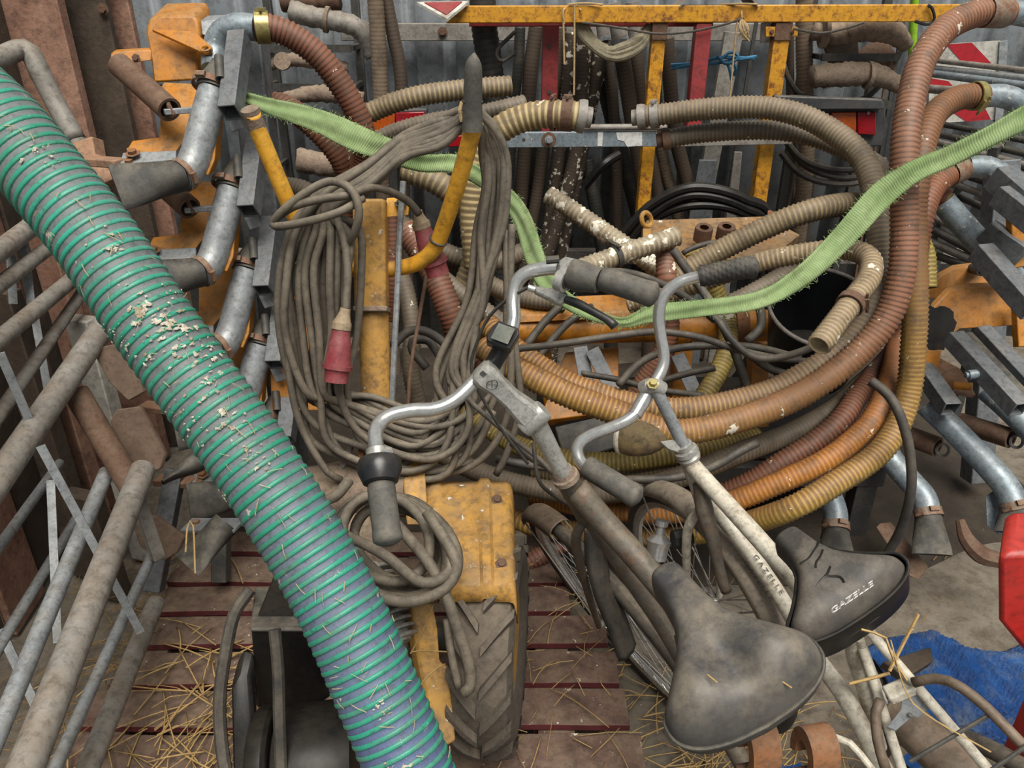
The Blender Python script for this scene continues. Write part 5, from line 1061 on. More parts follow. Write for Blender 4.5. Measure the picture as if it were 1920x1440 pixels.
    # black hoses in the middle
    L = [('black hose running level across the orange beam', [(960, 655, 2.0), (1050, 645, 2.0), (1150, 630, 2.0), (1230, 622, 2.02), (1310, 632, 2.04), (1380, 655, 2.05), (1460, 672, 2.06), (1540, 680, 2.08)], .0095),
         ('grey tube curving down in front of the orange collar', [(1320, 575, 2.05), (1345, 600, 2.05), (1375, 640, 2.03), (1410, 668, 2.02), (1450, 672, 2.01), (1500, 660, 1.98), (1545, 640, 1.95)], .010),
         ('black tube arching from the loop past the second stem', [(1160, 722, 2.05), (1200, 680, 2.08), (1260, 655, 2.1), (1340, 648, 2.1), (1420, 652, 2.12), (1500, 672, 2.14)], .0105),
         ('grey hose crossing behind the strap beside the rubber grip', [(1120, 508, 1.95), (1180, 512, 2.0), (1235, 530, 2.02), (1290, 560, 2.05), (1340, 600, 2.08)], .010),
         ('dark hose slanting below the collar toward the loop', [(1345, 590, 2.1), (1370, 640, 2.12), (1385, 680, 2.14), (1405, 740, 2.16)], .013),
         ('thin black hose lying behind the upper loop at left', [(1090, 700, 2.2), (1160, 712, 2.2), (1220, 728, 2.2), (1320, 742, 2.2)], .009),
         ('short black tube behind the second stem', [(1235, 716, 2.25), (1290, 700, 2.25), (1340, 690, 2.25)], .010),
         ('dark tube ending in a white tip under the bucket', [(1400, 660, 2.1), (1440, 690, 2.1), (1470, 700, 2.1), (1520, 722, 2.08)], .011),
         ('grey cable hooked over the orange beam at left', [(985, 650, 2.35), (1020, 605, 2.38), (1050, 575, 2.4), (1070, 560, 2.42)], .013),
         ('second grey cable hooked over the orange beam at left', [(1010, 670, 2.35), (1050, 620, 2.38), (1085, 590, 2.4), (1110, 575, 2.42)], .012),
         ('grey hose curling up beside the bucket', [(1400, 640, 2.2), (1425, 615, 2.2), (1425, 580, 2.22), (1410, 555, 2.24)], .013),
         ('dark hose loop right of the yellow column', [(735, 650, 2.0), (765, 622, 2.02), (800, 622, 2.04), (840, 650, 2.06), (870, 690, 2.08)], .012),
         ('grey hose loop beneath the dark one right of the column', [(800, 690, 2.1), (770, 650, 2.1), (790, 632, 2.1), (820, 660, 2.1), (835, 700, 2.1)], .012),
         ('grey cable arching in front of the rust hoses below the horn', [(1170, 900, 1.98), (1260, 896, 1.98), (1330, 878, 1.98), (1385, 848, 1.98), (1420, 830, 2.0)], .011),
         ('black rubber cable looping down at the right of the hose loop', [(1632, 714, 1.98), (1665, 740, 1.96), (1690, 785, 1.95), (1706, 850, 1.96), (1708, 920, 1.98), (1690, 990, 2.05), (1660, 1045, 2.12)], .0125),
         ('thin grey tube rising from the bushing', [(1280, 475, 2.3), (1310, 460, 2.3), (1340, 455, 2.3), (1365, 450, 2.32)], .008),
         ('grey hose slanting behind the dark grip', [(1262, 468, 2.1), (1280, 495, 2.1), (1310, 535, 2.1), (1335, 570, 2.08)], .012),
         ('long thin brown cable from the loop to the front bicycle', [(870, 740, 1.8), (900, 770, 1.75), (960, 820, 1.68), (1010, 860, 1.62), (1050, 900, 1.6)], .006),
         ('thin dark brake cable of the front bicycle', [(1000, 830, 1.5), (1010, 900, 1.5), (1040, 930, 1.55), (1090, 960, 1.6)], .004),
         ('grey cable pair left of the front head tube', [(960, 830, 1.7), (1000, 860, 1.68), (1050, 885, 1.66), (1080, 910, 1.66)], .009),
         ('dark cable crossing right below the right cable bunch', [(930, 860, 1.95), (980, 870, 1.95), (1030, 875, 1.95), (1060, 870, 1.96)], .011)]
    for lab, pts, r in L:
        MB().tube(settle(PX(pts), r, .015), r, 10, .015).build('rubber_tube', 'cabledark', sharp=180, label=lab, cat='tube', group='thin rubber tubes in the tangle')
cables()
# ================================================================ bicycles
def saddle(t, nose, rear, left, mt, mtb, rw=.108, hump=.5, skirt=.05, pan=(-.046, -.064), corner=.24):
    """nose, rear centre: world points on top; left: vector pointing to the rider's left"""
    nose, rear = Vector(nose), Vector(rear); X = (rear-nose); Ls = X.length; X.normalize(); Yv = Vector(left); Yv = (Yv-X*X.dot(Yv)).normalized(); Z = X.cross(Yv)
    if Z.z < 0: Z = -Z
    f0 = 1-corner
    def wd(f):
        w = float(np.interp(f, [0, .1, .22, .36, .48, .58, .68, .78, .88, 1.0], [.027, .0285, .0295, .033, .043, .061, .084, rw*.965, rw, rw]))
        if f < .10: w *= math.sqrt(max(0, 1-((.10-f)/.10)**2.2))
        if f > f0: w *= max(0, 1-((f-f0)/corner)**3.2)**(1/2.6)
        return max(w, .0006)
    def wd0(f): return 0.0 if f <= 0 or f >= 1 else wd(f)
    def top(f, y):
        z = .010*math.sin(f*math.pi*1.15+.2)
        if f > .74: z -= .022*((f-.74)/.26)**2.4
        if f < .10: z -= .016*((.10-f)/.10)**2
        z -= math.exp(-((y/.024)**2))*math.exp(-((f-.74)/.17)**2)*.016*hump
        z += .013*hump*math.exp(-((abs(y)-.058)/.034)**2)*math.exp(-((f-.80)/.17)**2)
        return z
    a_ = np.concatenate([np.linspace(0, 1, 9)**2*.10, np.linspace(.13, f0, 30), 1-corner*(1-np.linspace(0, 1, 26)[1:])**2.4])
    loop = [(f, 1) for f in a_]+[(f, -1) for f in a_[::-1]]
    rows = [(1.0, -skirt-.004), (1.0, -skirt)]+[(r, skirt*((1-r**4.6)**(1/2.3)-1)) for r in np.concatenate([[.998, .99, .975], np.linspace(.95, 0, 22)])]
    V = []
    for (r, z) in rows:
        for f, sg in loop:
            fs_ = min(max(f, .09), .80); x = fs_+(f-fs_)*r; y = sg*wd0(f)*r
            V.append(list(nose+X*(x*Ls)+Yv*y+Z*(z+top(x, y))))
    m = MB(); m.grid(V, len(rows), len(loop), wrap=True)
    sd = m.build('saddle', mt, t, sharp=180)
    wl = sd.modifiers.new('weld', 'WELD'); wl.merge_threshold = .0004
    sm = sd.modifiers.new('soften', 'SMOOTH'); sm.factor = .5; sm.iterations = 5
    def edge(f, sg, z, out=1.0): return nose+X*(f*Ls+(out-1)*.1*f)+Yv*(sg*wd(f)*out)+Z*(z+top(f, wd(f))*.8)
    per = [(f, 1) for f in np.concatenate([np.linspace(.40, f0, 12), 1-corner*(1-np.linspace(0, 1, 14)[1:])**1.6])]; per = per+[(f, -1) for f, _ in reversed(per)]
    # base pan: a band round the rear half, closed underneath
    V = []
    for (zz, o) in ((pan[0], 1.0), (pan[0]-.004, 1.012), (pan[1], .99), (pan[1]-.012, .90)):
        for f, sg in per: V.append(list(edge(f, sg, zz, o)))
    b = MB(); n = len(per); b.grid(V, 4, n); b.f.append(tuple(3*n+i for i in range(n)))
    b.build('base_pan', mtb, sd, sharp=50)
    MB().tube([edge(f, sg, pan[0]+.001, 1.01) for f, sg in per], .003, 8, .008).build('piping', mtb, sd)
    return sd, X, Yv, Z, Ls, edge
def springs(t, p, X, Yv, Z):
    for sg in (-1, 1):
        c = p+Yv*(sg*.05); pts = [c+X*(.017*math.cos(q))+Yv*(.017*math.sin(q))-Z*(q*.0022) for q in np.linspace(0, 25, 110)]
        MB().tube(pts, .0032, 6, .006).build('coil_spring', 'rustpale', t)
def wheel(t, C, n, up, R, mtT='biketyre', guard=None, spokes=36, name='front_wheel'):
    """tyre (part) > rim, spokes, hub; mudguard is a part of the bicycle"""
    C = Vector(C); n = Vector(n).normalized(); up = Vector(up); up = (up-n*n.dot(up)).normalized(); fw = n.cross(up)
    prof = [(R-.04+.02*math.cos(a)+.02, .018*math.sin(a)) for a in np.linspace(0, 2*math.pi, 13)]
    ty = MB().lathe(C, n, prof, 72, ax=up).build(name, mtT, t, sharp=180)
    ri = MB().lathe(C, n, [(R-.052, -.006), (R-.044, -.012), (R-.028, -.013), (R-.028, .013), (R-.044, .012), (R-.052, .006), (R-.052, -.006)], 72, ax=up).build('rim', 'chrome', ty, sharp=40)
    MB().lathe(C, n, [(0, -.05), (.008, -.05), (.012, -.032), (.028, -.030), (.028, -.026), (.013, -.022), (.013, .022), (.028, .026), (.028, .030), (.012, .032), (.008, .05), (0, .05)], 20, ax=up).build('hub', 'alloy', ty, sharp=40)
    sp = MB()
    for k in range(spokes):
        a = 2*math.pi*k/spokes; s = 1 if k % 2 else -1; da = .55*(1 if (k//2) % 2 else -1)
        p1 = C+n*(s*.028)+(up*math.cos(a+da)+fw*math.sin(a+da))*.026; p2 = C+(up*math.cos(a)+fw*math.sin(a))*(R-.048)
        sp.tube([p1, p2], .0013, 4, smooth=False)
    sp.build('spokes', 'chrome', ty, kind='stuff')
    if guard:
        a0, a1, mt, rad = guard; V = []; rows = 40
        sect = [(-.030, -.020), (-.027, -.004), (-.016, .004), (0, .007), (.016, .004), (.027, -.004), (.030, -.020)]
        for a in np.linspace(a0, a1, rows):
            d = up*math.cos(a)+fw*math.sin(a)
            for (x, h) in sect: V.append(list(C+n*x+d*(rad+h)))
        m = MB(); m.grid(V, rows, len(sect)); o = m.build('mudguard', mt, t, sharp=180)
        s = o.modifiers.new('thick', 'SOLIDIFY'); s.thickness = .0018
        for a in (a0+.15, a1-.15):
            d = up*math.cos(a)+fw*math.sin(a)
            for s_ in (-1, 1): MB().tube([C+n*(s_*.048), C+d*(rad-.02)+n*(s_*.03)], .0022, 6, smooth=False).build('mudguard_stay', 'galvdirty', o)
    return ty, up, fw
def grip(t, pts, r, mt, knob=False):
    c = PX(pts)
    g = MB().tube(c, 1, 20, .004, radii=[r*.92]+[r]*13+[r*1.05, r*1.05, r*1.0, r*.3]).build('grip', mt, t, sharp=60)
    if knob:                                  # raised diamond studs
        cc, L = resample(spline(c), .0085); T, U, Wv = frames(cc); m = MB()
        for i in range(1, len(cc)-1):
            for k in range(9):
                a = 2*math.pi*(k+(.5 if i % 2 else 0))/9; d = Vector(U[i]*math.cos(a)+Wv[i]*math.sin(a)); p = Vector(cc[i])+d*r; tt = Vector(T[i]); q = tt.cross(d)
                m.put([list(x) for x in (p+tt*.0045, p+q*.0055, p-tt*.0045, p-q*.0055, p+d*.0028)], [(0, 1, 4), (1, 2, 4), (2, 3, 4), (3, 0, 4)])
        m.build('grip_studs', mt, g, kind='stuff', sharp=60)
    return g
def bike_front():
    t = thing('bicycle', 'dark grey bicycle with chrome handlebar and wide grey saddle, nearest', 'bicycle', (.4, 1.0, 0))
    # handlebar
    hb = PX([(722, 985, 1.17), (716, 930, 1.18), (712, 880, 1.2), (704, 825, 1.24), (708, 800, 1.26), (728, 781, 1.275), (770, 770, 1.29), (815, 767, 1.305), (850, 752, 1.315), (880, 725, 1.325), (905, 698, 1.335), (932, 668, 1.345), (953, 635, 1.35), (963, 600, 1.355), (962, 565, 1.36), (968, 532, 1.36), (985, 513, 1.355), (1012, 505, 1.35), (1050, 503, 1.34), (1110, 515, 1.32), (1170, 532, 1.3)])
    MB().tube(hb, .0125, 18, .008).build('handlebar', 'chrome', t, sharp=180)
    grip(t, [(714, 905, 1.19), (718, 940, 1.18), (724, 985, 1.165), (729, 1024, 1.155)], .0215, 'rubbergrey')
    c, c2 = P(713, 895, 1.19), P(711, 868, 1.2); ax = c-c2
    MB().lathe(c2, ax, [(.013, -.008), (.031, -.006), (.034, 0), (.034, .014), (.027, .032), (.02, .034)], 32).build('grip_collar', 'blackplastic', t, sharp=35)
    b = MB().lathe(P(708, 852, 1.215), ax, [(.012, -.01), (.018, -.008), (.018, .008), (.012, .01)], 20).build('bar_clamp', 'alloy', t)
    MB().hexbolt(P(727, 846, 1.195), (.3, -.9, .3), .005, .006).build('clamp_screw', 'alloy', b)
    # right grip, twist shifter, brake lever
    g1 = grip(t, [(1128, 522, 1.285), (1160, 532, 1.275), (1200, 545, 1.265), (1234, 556, 1.255)], .0205, 'rubbergrey')
    axr = (P(1234, 556, 1.255)-P(1050, 503, 1.34)).normalized()
    MB().tube(PX([(1068, 512, 1.305), (1085, 517, 1.30), (1110, 523, 1.29), (1124, 527, 1.285)]), 1, 24, .004, radii=[.024, .027, .0255, .023, .021]).build('twist_shifter', 'rubbergrey', t, sharp=50)
    sh = MB().prism([P(1043, 490, 1.31), P(1060, 478, 1.31), P(1085, 484, 1.3), (P(1092, 498, 1.3)), P(1085, 520, 1.3), P(1060, 526, 1.31), P(1044, 512, 1.31)], (0, .03, -.03)).build('shifter_housing', 'alloy', t, bev=.006)
    MB().tube(PX([(1048, 486, 1.3), (1030, 484, 1.3), (1024, 488, 1.3)]), .007, 10).build('cable_nut', 'rubber', sh)
    MB().lathe(P(1053, 527, 1.30), axr, [(.012, -.008), (.018, -.008), (.018, .008), (.012, .008)], 18).build('bar_clamp', 'alloy', t)
    lv = MB().prism([P(1000, 535, 1.34), P(1040, 540, 1.33), P(1064, 548, 1.32), P(1066, 562, 1.32), P(1050, 572, 1.325), P(1030, 562, 1.33), P(1002, 548, 1.34)], (0, .016, -.01)).build('lever_bracket', 'alloy', t, bev=.004)
    MB().tube(PX([(990, 539, 1.34), (1003, 543, 1.34)]), .006, 12, smooth=False).build('barrel_adjuster', 'chrome', lv)
    MB().tube(PX([(1062, 562, 1.31), (1085, 570, 1.29), (1115, 586, 1.275), (1140, 600, 1.265), (1153, 612, 1.26)]), .007, 12, .008, radii=[.007, .008, .007, .0065, .008]).build('brake_lever', 'blackplastic', t, sharp=180)
    MB().tube(PX([(990, 539, 1.34), (960, 556, 1.36), (920, 590, 1.4), (895, 640, 1.43), (885, 700, 1.46), (930, 790, 1.5), (990, 870, 1.53)]), .0032, 8).build('brake_cable', 'rubber', t)
    # bike computer
    bc = MB().prism([P(922, 612, 1.30), P(935, 600, 1.295), P(972, 614, 1.285), P(974, 626, 1.28), P(956, 656, 1.28), P(912, 640, 1.295), P(912, 630, 1.30)], (0, .02, -.018)).build('bike_computer', 'blackplastic', t, bev=.003)
    MB().prism([P(935, 606, 1.288), P(966, 617, 1.279), P(952, 646, 1.275), P(920, 634, 1.286)], (0, -.001, .001)).build('screen', 'lcd', bc)
    MB().tube(PX([(945, 648, 1.315), (930, 672, 1.335), (920, 690, 1.34)]), .0155, 16, smooth=False).build('mount_sleeve', 'blackplastic', t)
    # stem: forged arm with joint
    a, b_ = P(897, 690, 1.315), P(1000, 785, 1.35)
    d = (b_-a).normalized(); side = Vector((.8, .1, .5)); side = (side-d*d.dot(side)).normalized(); nn = d.cross(side)
    if nn.y > 0: nn = -nn
    V = []
    for f, w, h in ((0, .012, .014), (.04, .020, .019), (.14, .022, .020), (.35, .017, .016), (.6, .0165, .016), (.82, .021, .019), (.94, .022, .020), (1.0, .016, .014)):
        p = a.lerp(b_, f)
        for (x, y) in ((-1, -.7), (-.7, -1), (.7, -1), (1, -.7), (1, .7), (.7, 1), (-.7, 1), (-1, .7)): V.append(list(p+side*(w*x)+nn*(h*y)))
    m = MB(); m.grid(V, 8, 8, wrap=True); m.f += [tuple(range(7, -1, -1)), tuple(56+q for q in range(8))]
    st = m.build('stem', 'alloy', t, sharp=40)
    def on(f, x): return a.lerp(b_, f)+side*x+nn*.0205
    MB().beam(on(.06, .003)-side*.004, on(.06, .003)+side*.004, .009, .001, up=nn).build('clamp_slot', 'darksteel', st)
    # maker's mark on the stem: an arrow-like emblem
    k = MB(); em = [(-.010, .30), (-.004, .26), (.004, .28), (.010, .32), (.006, .37), (-.002, .39), (-.009, .35), (-.010, .30)]
    k.tube([on(.0+f*1.0-.08, x) for x, f in em], .0006, 4, .004)
    k.tube([on(.19, -.006), on(.25, .002), on(.31, .006)], .0006, 4, .004); k.tube([on(.2, .005), on(.27, -.004)], .0006, 4, .004)
    k.build('stem_emblem', 'letterdark', st)
    MB().ring(on(.84, .002)-nn*.004, nn, .0045, .0005, 18, 4).beam(on(.84, -.001)-nn*.004, on(.84, .005)-nn*.004, .0008, .0008, up=nn).build('torque_mark', 'letterdark', st)
    MB().lathe(b_+side*0, side, [(0, -.026), (.018, -.026), (.021, -.022), (.021, .022), (.018, .026), (0, .026)], 28).build('stem_joint', 'alloy', t, sharp=40)
    MB().tube(PX([(1002, 788, 1.36), (1022, 825, 1.385), (1045, 868, 1.41), (1058, 890, 1.425)]), 1, 22, .008, radii=[.019, .018, .0165, .0165]).build('quill', 'alloy', t, sharp=180)
    MB().lathe(P(1058, 890, 1.43), P(1070, 912, 1.45)-P(1045, 868, 1.42), [(.014, -.014), (.02, -.012), (.022, 0), (.026, .002), (.026, .012), (.02, .016)], 24).build('headset', 'rustpale', t, sharp=40)
    MB().tube(PX([(1062, 897, 1.44), (1085, 938, 1.49), (1100, 966, 1.53)]), .0225, 20, smooth=False).build('head_tube', 'biketube', t)
    # frame tubes
    MB().tube(PX([(1080, 915, 1.46), (1130, 975, 1.46), (1180, 1030, 1.45), (1232, 1090, 1.43), (1310, 1185, 1.4), (1400, 1300, 1.38)]), .024, 20, .02).build('upper_tube', 'biketube', t, sharp=180)
    MB().tube(PX([(1100, 962, 1.53), (1150, 1035, 1.54), (1205, 1115, 1.54), (1260, 1200, 1.53), (1420, 1480, 1.48)]), .018, 18, .02).build('down_tube', 'biketube', t, sharp=180)
    sp0, sp1 = P(1400, 1260, 1.16), P(1440, 1500, 1.46)
    MB().tube([sp0, sp1], .0135, 16, smooth=False).build('seat_post', 'biketube', t)
    sd, X, Yv, Z, Ls, edge = saddle(t, P(1232, 1048, 1.17), P(1420, 1308, .955), P(1245, 1330, 1.0)-P(1528, 1200, 1.0), 'saddle', 'rubber', rw=.116, hump=.8)
    mid = P(1432, 1306, .955)-X*.05-Z*.075; springs(t, mid, X, Yv, Z)
    for sg in (-1, 1): MB().tube([mid+Yv*(sg*.05)-Z*.05, mid-X*.08+Yv*(sg*.022)-Z*.03, mid-X*.19+Yv*(sg*.008)-Z*.0], .0035, 8).build('saddle_rail', 'rustpale', t)
    # rear end: rack stub and stays leaving the frame
    MB().tube([sp1, sp1+Vector((.22, -.42, -.08)), sp1+Vector((.3, -.6, -.1))], .011, 12).build('chain_stay', 'biketube', t)
    # front wheel, steered and leaning
    C = P(1150, 1150, 2.02); n = Vector((.78, .47, .44)).normalized()
    ty, up, fw = wheel(t, C, n, (0, 0, 1), .335, guard=(-1.0, -.15, 'mudguard', .345))
    # rear half of the mudguard is black and hangs loose
    V = []; sect = [(-.026, -.016), (-.02, 0), (0, .006), (.02, 0), (.026, -.016)]
    pth = spline(PX([(1122, 990, 1.72), (1124, 1040, 1.72), (1138, 1100, 1.72), (1162, 1160, 1.73), (1184, 1222, 1.75)]), 8); T, U, Wv = frames(pth)
    for i in range(len(pth)):
        o = Vector((.75, -.45, .3)); tt = Vector(T[i]); s_ = tt.cross(o).normalized(); o = s_.cross(tt)
        for x, h in sect: V.append(list(Vector(pth[i])+s_*x*1.4+o*h))
    m = MB(); m.grid(V, len(pth), 5); o = m.build('mud_flap', 'blackguard', t, sharp=180); s = o.modifiers.new('thick', 'SOLIDIFY'); s.thickness = .003
    fb = P(1100, 966, 1.53)
    for sg in (-1, 1): MB().tube([fb, fb.lerp(C, .12)+n*(sg*.04), fb.lerp(C, .6)+n*(sg*.05), C+n*(sg*.05)], .011, 12, .02, r2=.008).build('fork_blade', 'biketube', t)
    # bottle dynamo
    dy = MB().lathe(P(1236, 1010, 1.85), (.15, .4, 1), [(0, -.05), (.024, -.05), (.026, -.02), (.03, -.005), (.012, .01), (.010, .03), (.016, .032), (.016, .045), (0, .047)], 24).build('dynamo', 'chrome', t, sharp=35)
    MB().lathe(P(1262, 1012, 1.84), (1, .2, 0), [(0, 0), (.022, 0), (.024, .01), (.022, .045), (0, .05)], 8).build('dynamo_cap', 'blackplastic', dy)
bike_front()

def bike_rear():
    t = thing('bicycle', 'off-white bicycle with cracked black saddle, behind the grey one', 'bicycle', (.7, 1.2, 0))
    hb = PX([(1420, 503, 1.55), (1360, 511, 1.57), (1300, 521, 1.59), (1268, 533, 1.60), (1244, 556, 1.61), (1235, 590, 1.62), (1239, 630, 1.63), (1245, 665, 1.635), (1240, 695, 1.635), (1220, 730, 1.63), (1203, 762, 1.62), (1180, 785, 1.61), (1150, 800, 1.595), (1110, 815, 1.57), (1087, 830, 1.55), (1082, 848, 1.535), (1092, 870, 1.52), (1120, 890, 1.5)])
    MB().tube(hb, .0125, 18, .008).build('handlebar', 'chrome', t, sharp=180)
    grip(t, [(1310, 519, 1.585), (1345, 512, 1.575), (1385, 504, 1.56), (1424, 498, 1.55)], .0215, 'rubber', True)
    grip(t, [(1098, 873, 1.515), (1130, 893, 1.5), (1165, 914, 1.485), (1202, 936, 1.47)], .0225, 'rubbergrey')
    MB().tube(PX([(1190, 778, 1.615), (1212, 740, 1.628), (1225, 716, 1.633)]), .015, 16, smooth=False).build('bar_sleeve', 'chrome', t)
    top, bot = P(1226, 722, 1.61), P(1286, 845, 1.68)
    MB().tube([top, bot], .0135, 20, smooth=False).build('quill', 'galv', t)
    cl = MB().tube(PX([(1208, 728, 1.63), (1224, 722, 1.61), (1240, 730, 1.62)]), .017, 16).build('bar_clamp', 'alloy', t)
    MB().hexbolt(P(1224, 720, 1.598), (0, -.5, .9), .008, .009).build('expander_bolt', 'zincpassivate', cl)
    ax = bot-top
    MB().lathe(bot, ax, [(.014, -.02), (.02, -.018), (.02, -.006), (.026, -.004), (.027, .006), (.022, .01), (.026, .016), (.024, .024), (.02, .026)], 24).build('headset', 'alloy', t, sharp=35)
    lb = MB().prism([P(1238, 828, 1.66), P(1262, 824, 1.66), P(1284, 838, 1.665), P(1280, 850, 1.665), P(1254, 842, 1.66)], (0, .004, -.006)).build('lamp_bracket', 'alloy', t, bev=.001)
    MB().tube(PX([(1288, 852, 1.685), (1308, 905, 1.72), (1320, 945, 1.75)]), .020, 20, smooth=False).build('head_tube', 'whitepaint', t)
    MB().tube(PX([(1294, 868, 1.69), (1345, 925, 1.64), (1400, 985, 1.58), (1440, 1030, 1.54), (1500, 1100, 1.48), (1560, 1190, 1.44)]), .0185, 18, .02).build('upper_tube', 'whitepaint', t, sharp=180)
    dt = MB().tube(PX([(1318, 925, 1.73), (1370, 990, 1.7), (1430, 1070, 1.66), (1475, 1140, 1.62), (1530, 1232, 1.56), (1585, 1308, 1.5), (1650, 1430, 1.44), (1690, 1500, 1.4)]), .0175, 18, .02).build('down_tube', 'whitepaint', t, sharp=180)
    # lettering on the down tube
    a, b = P(1398, 1036, 1.675), P(1466, 1132, 1.625)
    d = (b-a); view = (Vector((0, 0, CAMZ))-a.lerp(b, .5)).normalized(); d.normalize(); nrm = (view-d*view.dot(d)).normalized(); sid = nrm.cross(d)
    for sg in (-1, 1):
        q = (nrm*.72+sid*(sg*.69)).normalized()
        text_mesh('GAZELLE', .017, basis(a.lerp(b, .5)+q*.0185, d, q.cross(d)), 'letterdark', 'frame_lettering', dt, outline=.0004, spacing=1.5)
    # fork and front wheel
    C = P(1318, 1140, 2.0); n = Vector((.88, .42, .20)).normalized()
    fb = P(1320, 945, 1.75)
    for sg in (-1, 1): MB().tube([fb, fb.lerp(C, .15)+n*(sg*.045), fb.lerp(C, .6)+n*(sg*.05), C+n*(sg*.052)], .012, 12, .02, r2=.008).build('fork_blade', 'whitepaint', t)
    MB().tube(PX([(1312, 905, 1.7), (1322, 960, 1.69), (1335, 1005, 1.69), (1352, 1080, 1.7), (1362, 1108, 1.71)]), 1, 14, .01, radii=[.016, .02, .016, .0125, .0125]).build('fork_stay', 'biketube', t, sharp=180)
    wheel(t, C, n, (0, 0, 1), .335, guard=(-.75, .95, 'mudguardpale', .348))
    # horn / old lamp body hanging at the stem
    c = P(1198, 822, 1.76); hd = Vector((.85, -.42, .12)).normalized()
    hl = MB().lathe(c, hd, [(.0, -.044), (.034, -.043), (.040, -.036), (.043, -.02), (.041, .005), (.034, .03), (.022, .05), (.010, .062), (0, .064)], 32).build('headlamp', 'lampbody', t, sharp=60)
    MB().lathe(c, hd, [(.036, -.047), (.0405, -.047), (.0425, -.042), (.040, -.036)], 32).build('lamp_rim', 'whitepaint', hl, sharp=40)
    # saddle with cracked cover and lettering
    nz, rr_ = P(1462, 988, 1.40), P(1612, 1128, 1.24)
    sd, X, Yv, Z, Ls, edge = saddle(t, nz, rr_, P(1505, 1180, 1.28)-P(1715, 1068, 1.28), 'saddletwo', 'saddlepanel', rw=.117, hump=.15, skirt=.045, pan=(-.020, -.080), corner=.20)
    def ontop(f, y): return nz+X*(f*Ls)+Yv*y+Z*(.010*math.sin(f*math.pi*1.15+.2)-(.022*((f-.74)/.26)**2.4 if f > .74 else 0)-.0008-max(0, abs(y)-.03)*.10)
    for pts in ([(.36, -.030), (.40, -.018), (.43, -.004), (.455, .010), (.45, .026)], [(.46, -.02), (.50, -.008), (.52, .004), (.56, .012)], [(.70, .062), (.69, .035), (.665, .012), (.70, 0), (.74, -.008), (.79, -.006)], [(.62, -.008), (.655, .004), (.665, .012)]):
        MB().tube([ontop(f, y) for f, y in pts], .0020, 5, .006).build('crack', 'blackengine', sd)
    # the maker's name in outlined capitals on the rear edge
    cen = P(1617, 1138, 1.20)
    mid = edge(1.0, 1, -.032); off = (cen-mid).dot(X); cen = cen-X*off+X*.004
    text_mesh('GAZELLE', .0205, basis(cen, -Yv, Z), 'lettering', 'saddle_lettering', sd, outline=.0005)
    # seat tube, stays, rack
    MB().tube(PX([(1590, 1150, 1.32), (1600, 1230, 1.42), (1622, 1300, 1.5), (1650, 1400, 1.58)]), .0135, 16, smooth=False).build('seat_post', 'whitepaint', t)
    MB().tube(PX([(1610, 1195, 1.36), (1635, 1262, 1.44), (1660, 1330, 1.5)]), .009, 12).build('seat_tube_brace', 'whitepaint', t)
    for (a, b) in (((1620, 1172, 1.36), (1840, 1428, 1.28)), ((1606, 1180, 1.38), (1690, 1440, 1.36))):
        MB().tube([P(*a), P(*b), P(*b)+(P(*b)-P(*a))*.35], .009, 12).build('seat_stay', 'whitepaint', t)
    MB().tube(PX([(1548, 1392, 1.3), (1568, 1383, 1.29), (1592, 1392, 1.28), (1618, 1420, 1.27), (1648, 1460, 1.26)]), .006, 10).build('rack_loop', 'whitepaint', t)
    # rear mudguard and wheel
    V = []; pth = spline(PX([(1672, 1318, 1.46), (1712, 1350, 1.42), (1760, 1395, 1.38), (1810, 1445, 1.34), (1860, 1510, 1.32)]), 8); T, U, Wv = frames(pth)
    sect = [(-.034, -.026), (-.030, -.008), (-.018, .003), (0, .007), (.018, .003), (.030, -.008), (.034, -.026)]
    for i in range(len(pth)):
        tt = Vector(T[i]); o = Vector((0, -.45, .9)); s_ = tt.cross(o).normalized(); o = s_.cross(tt)
        for x, h in sect: V.append(list(Vector(pth[i])+s_*x*1.25+o*h))
    m = MB(); m.grid(V, len(pth), 7); o = m.build('rear_mudguard', 'mudguard', t, sharp=180); s = o.modifiers.new('thick', 'SOLIDIFY'); s.thickness = .002
    rc = MB()
    rk = MB().tube(PX([(1660, 1440, 1.27), (1646, 1390, 1.28), (1642, 1335, 1.29), (1652, 1312, 1.29)]), .0085, 12).build('rack_tube', 'mudguard', t, sharp=180)
    MB().tube(PX([(1712, 1280, 1.3), (1750, 1272, 1.28), (1790, 1282, 1.25), (1840, 1318, 1.22), (1890, 1368, 1.19), (1935, 1415, 1.17)]), .0085, 12).build('rack_tube', 'mudguard', t, sharp=180)
    for a, b in (((1706, 1428, 1.24), (1858, 1338, 1.21)), ((1850, 1450, 1.18), (1930, 1395, 1.165))): MB().tube([P(*a), P(*b)], .0036, 8, smooth=False).build('rack_rod', 'darksteel', t)
    br = MB().prism([P(1664, 1362, 1.34), P(1690, 1330, 1.34), P(1690, 1312, 1.34), (P(1738, 1296, 1.32)), P(1752, 1320, 1.32), P(1722, 1346, 1.33), P(1712, 1342, 1.33), P(1680, 1370, 1.34)], (0, .001, -.004)).build('rack_bracket', 'galv', t, bev=.001)
    MB().lathe(P(1707, 1341, 1.328), (0, -.45, .9), [(0, .0015), (.004, .0015), (.0045, 0)], 12).build('bolt_hole', 'darksteel', br)
    MB().beam(P(1662, 1305, 1.34), P(1720, 1280, 1.33), .03, .02).build('lock_body', 'whitepaint', t, bev=.004)
    # rear wheel rolls out of the picture
    wheel(t, P(1900, 1640, 1.62), (.86, .50, .12), (0, 0, 1), .33, guard=None, name='rear_wheel')
bike_rear()
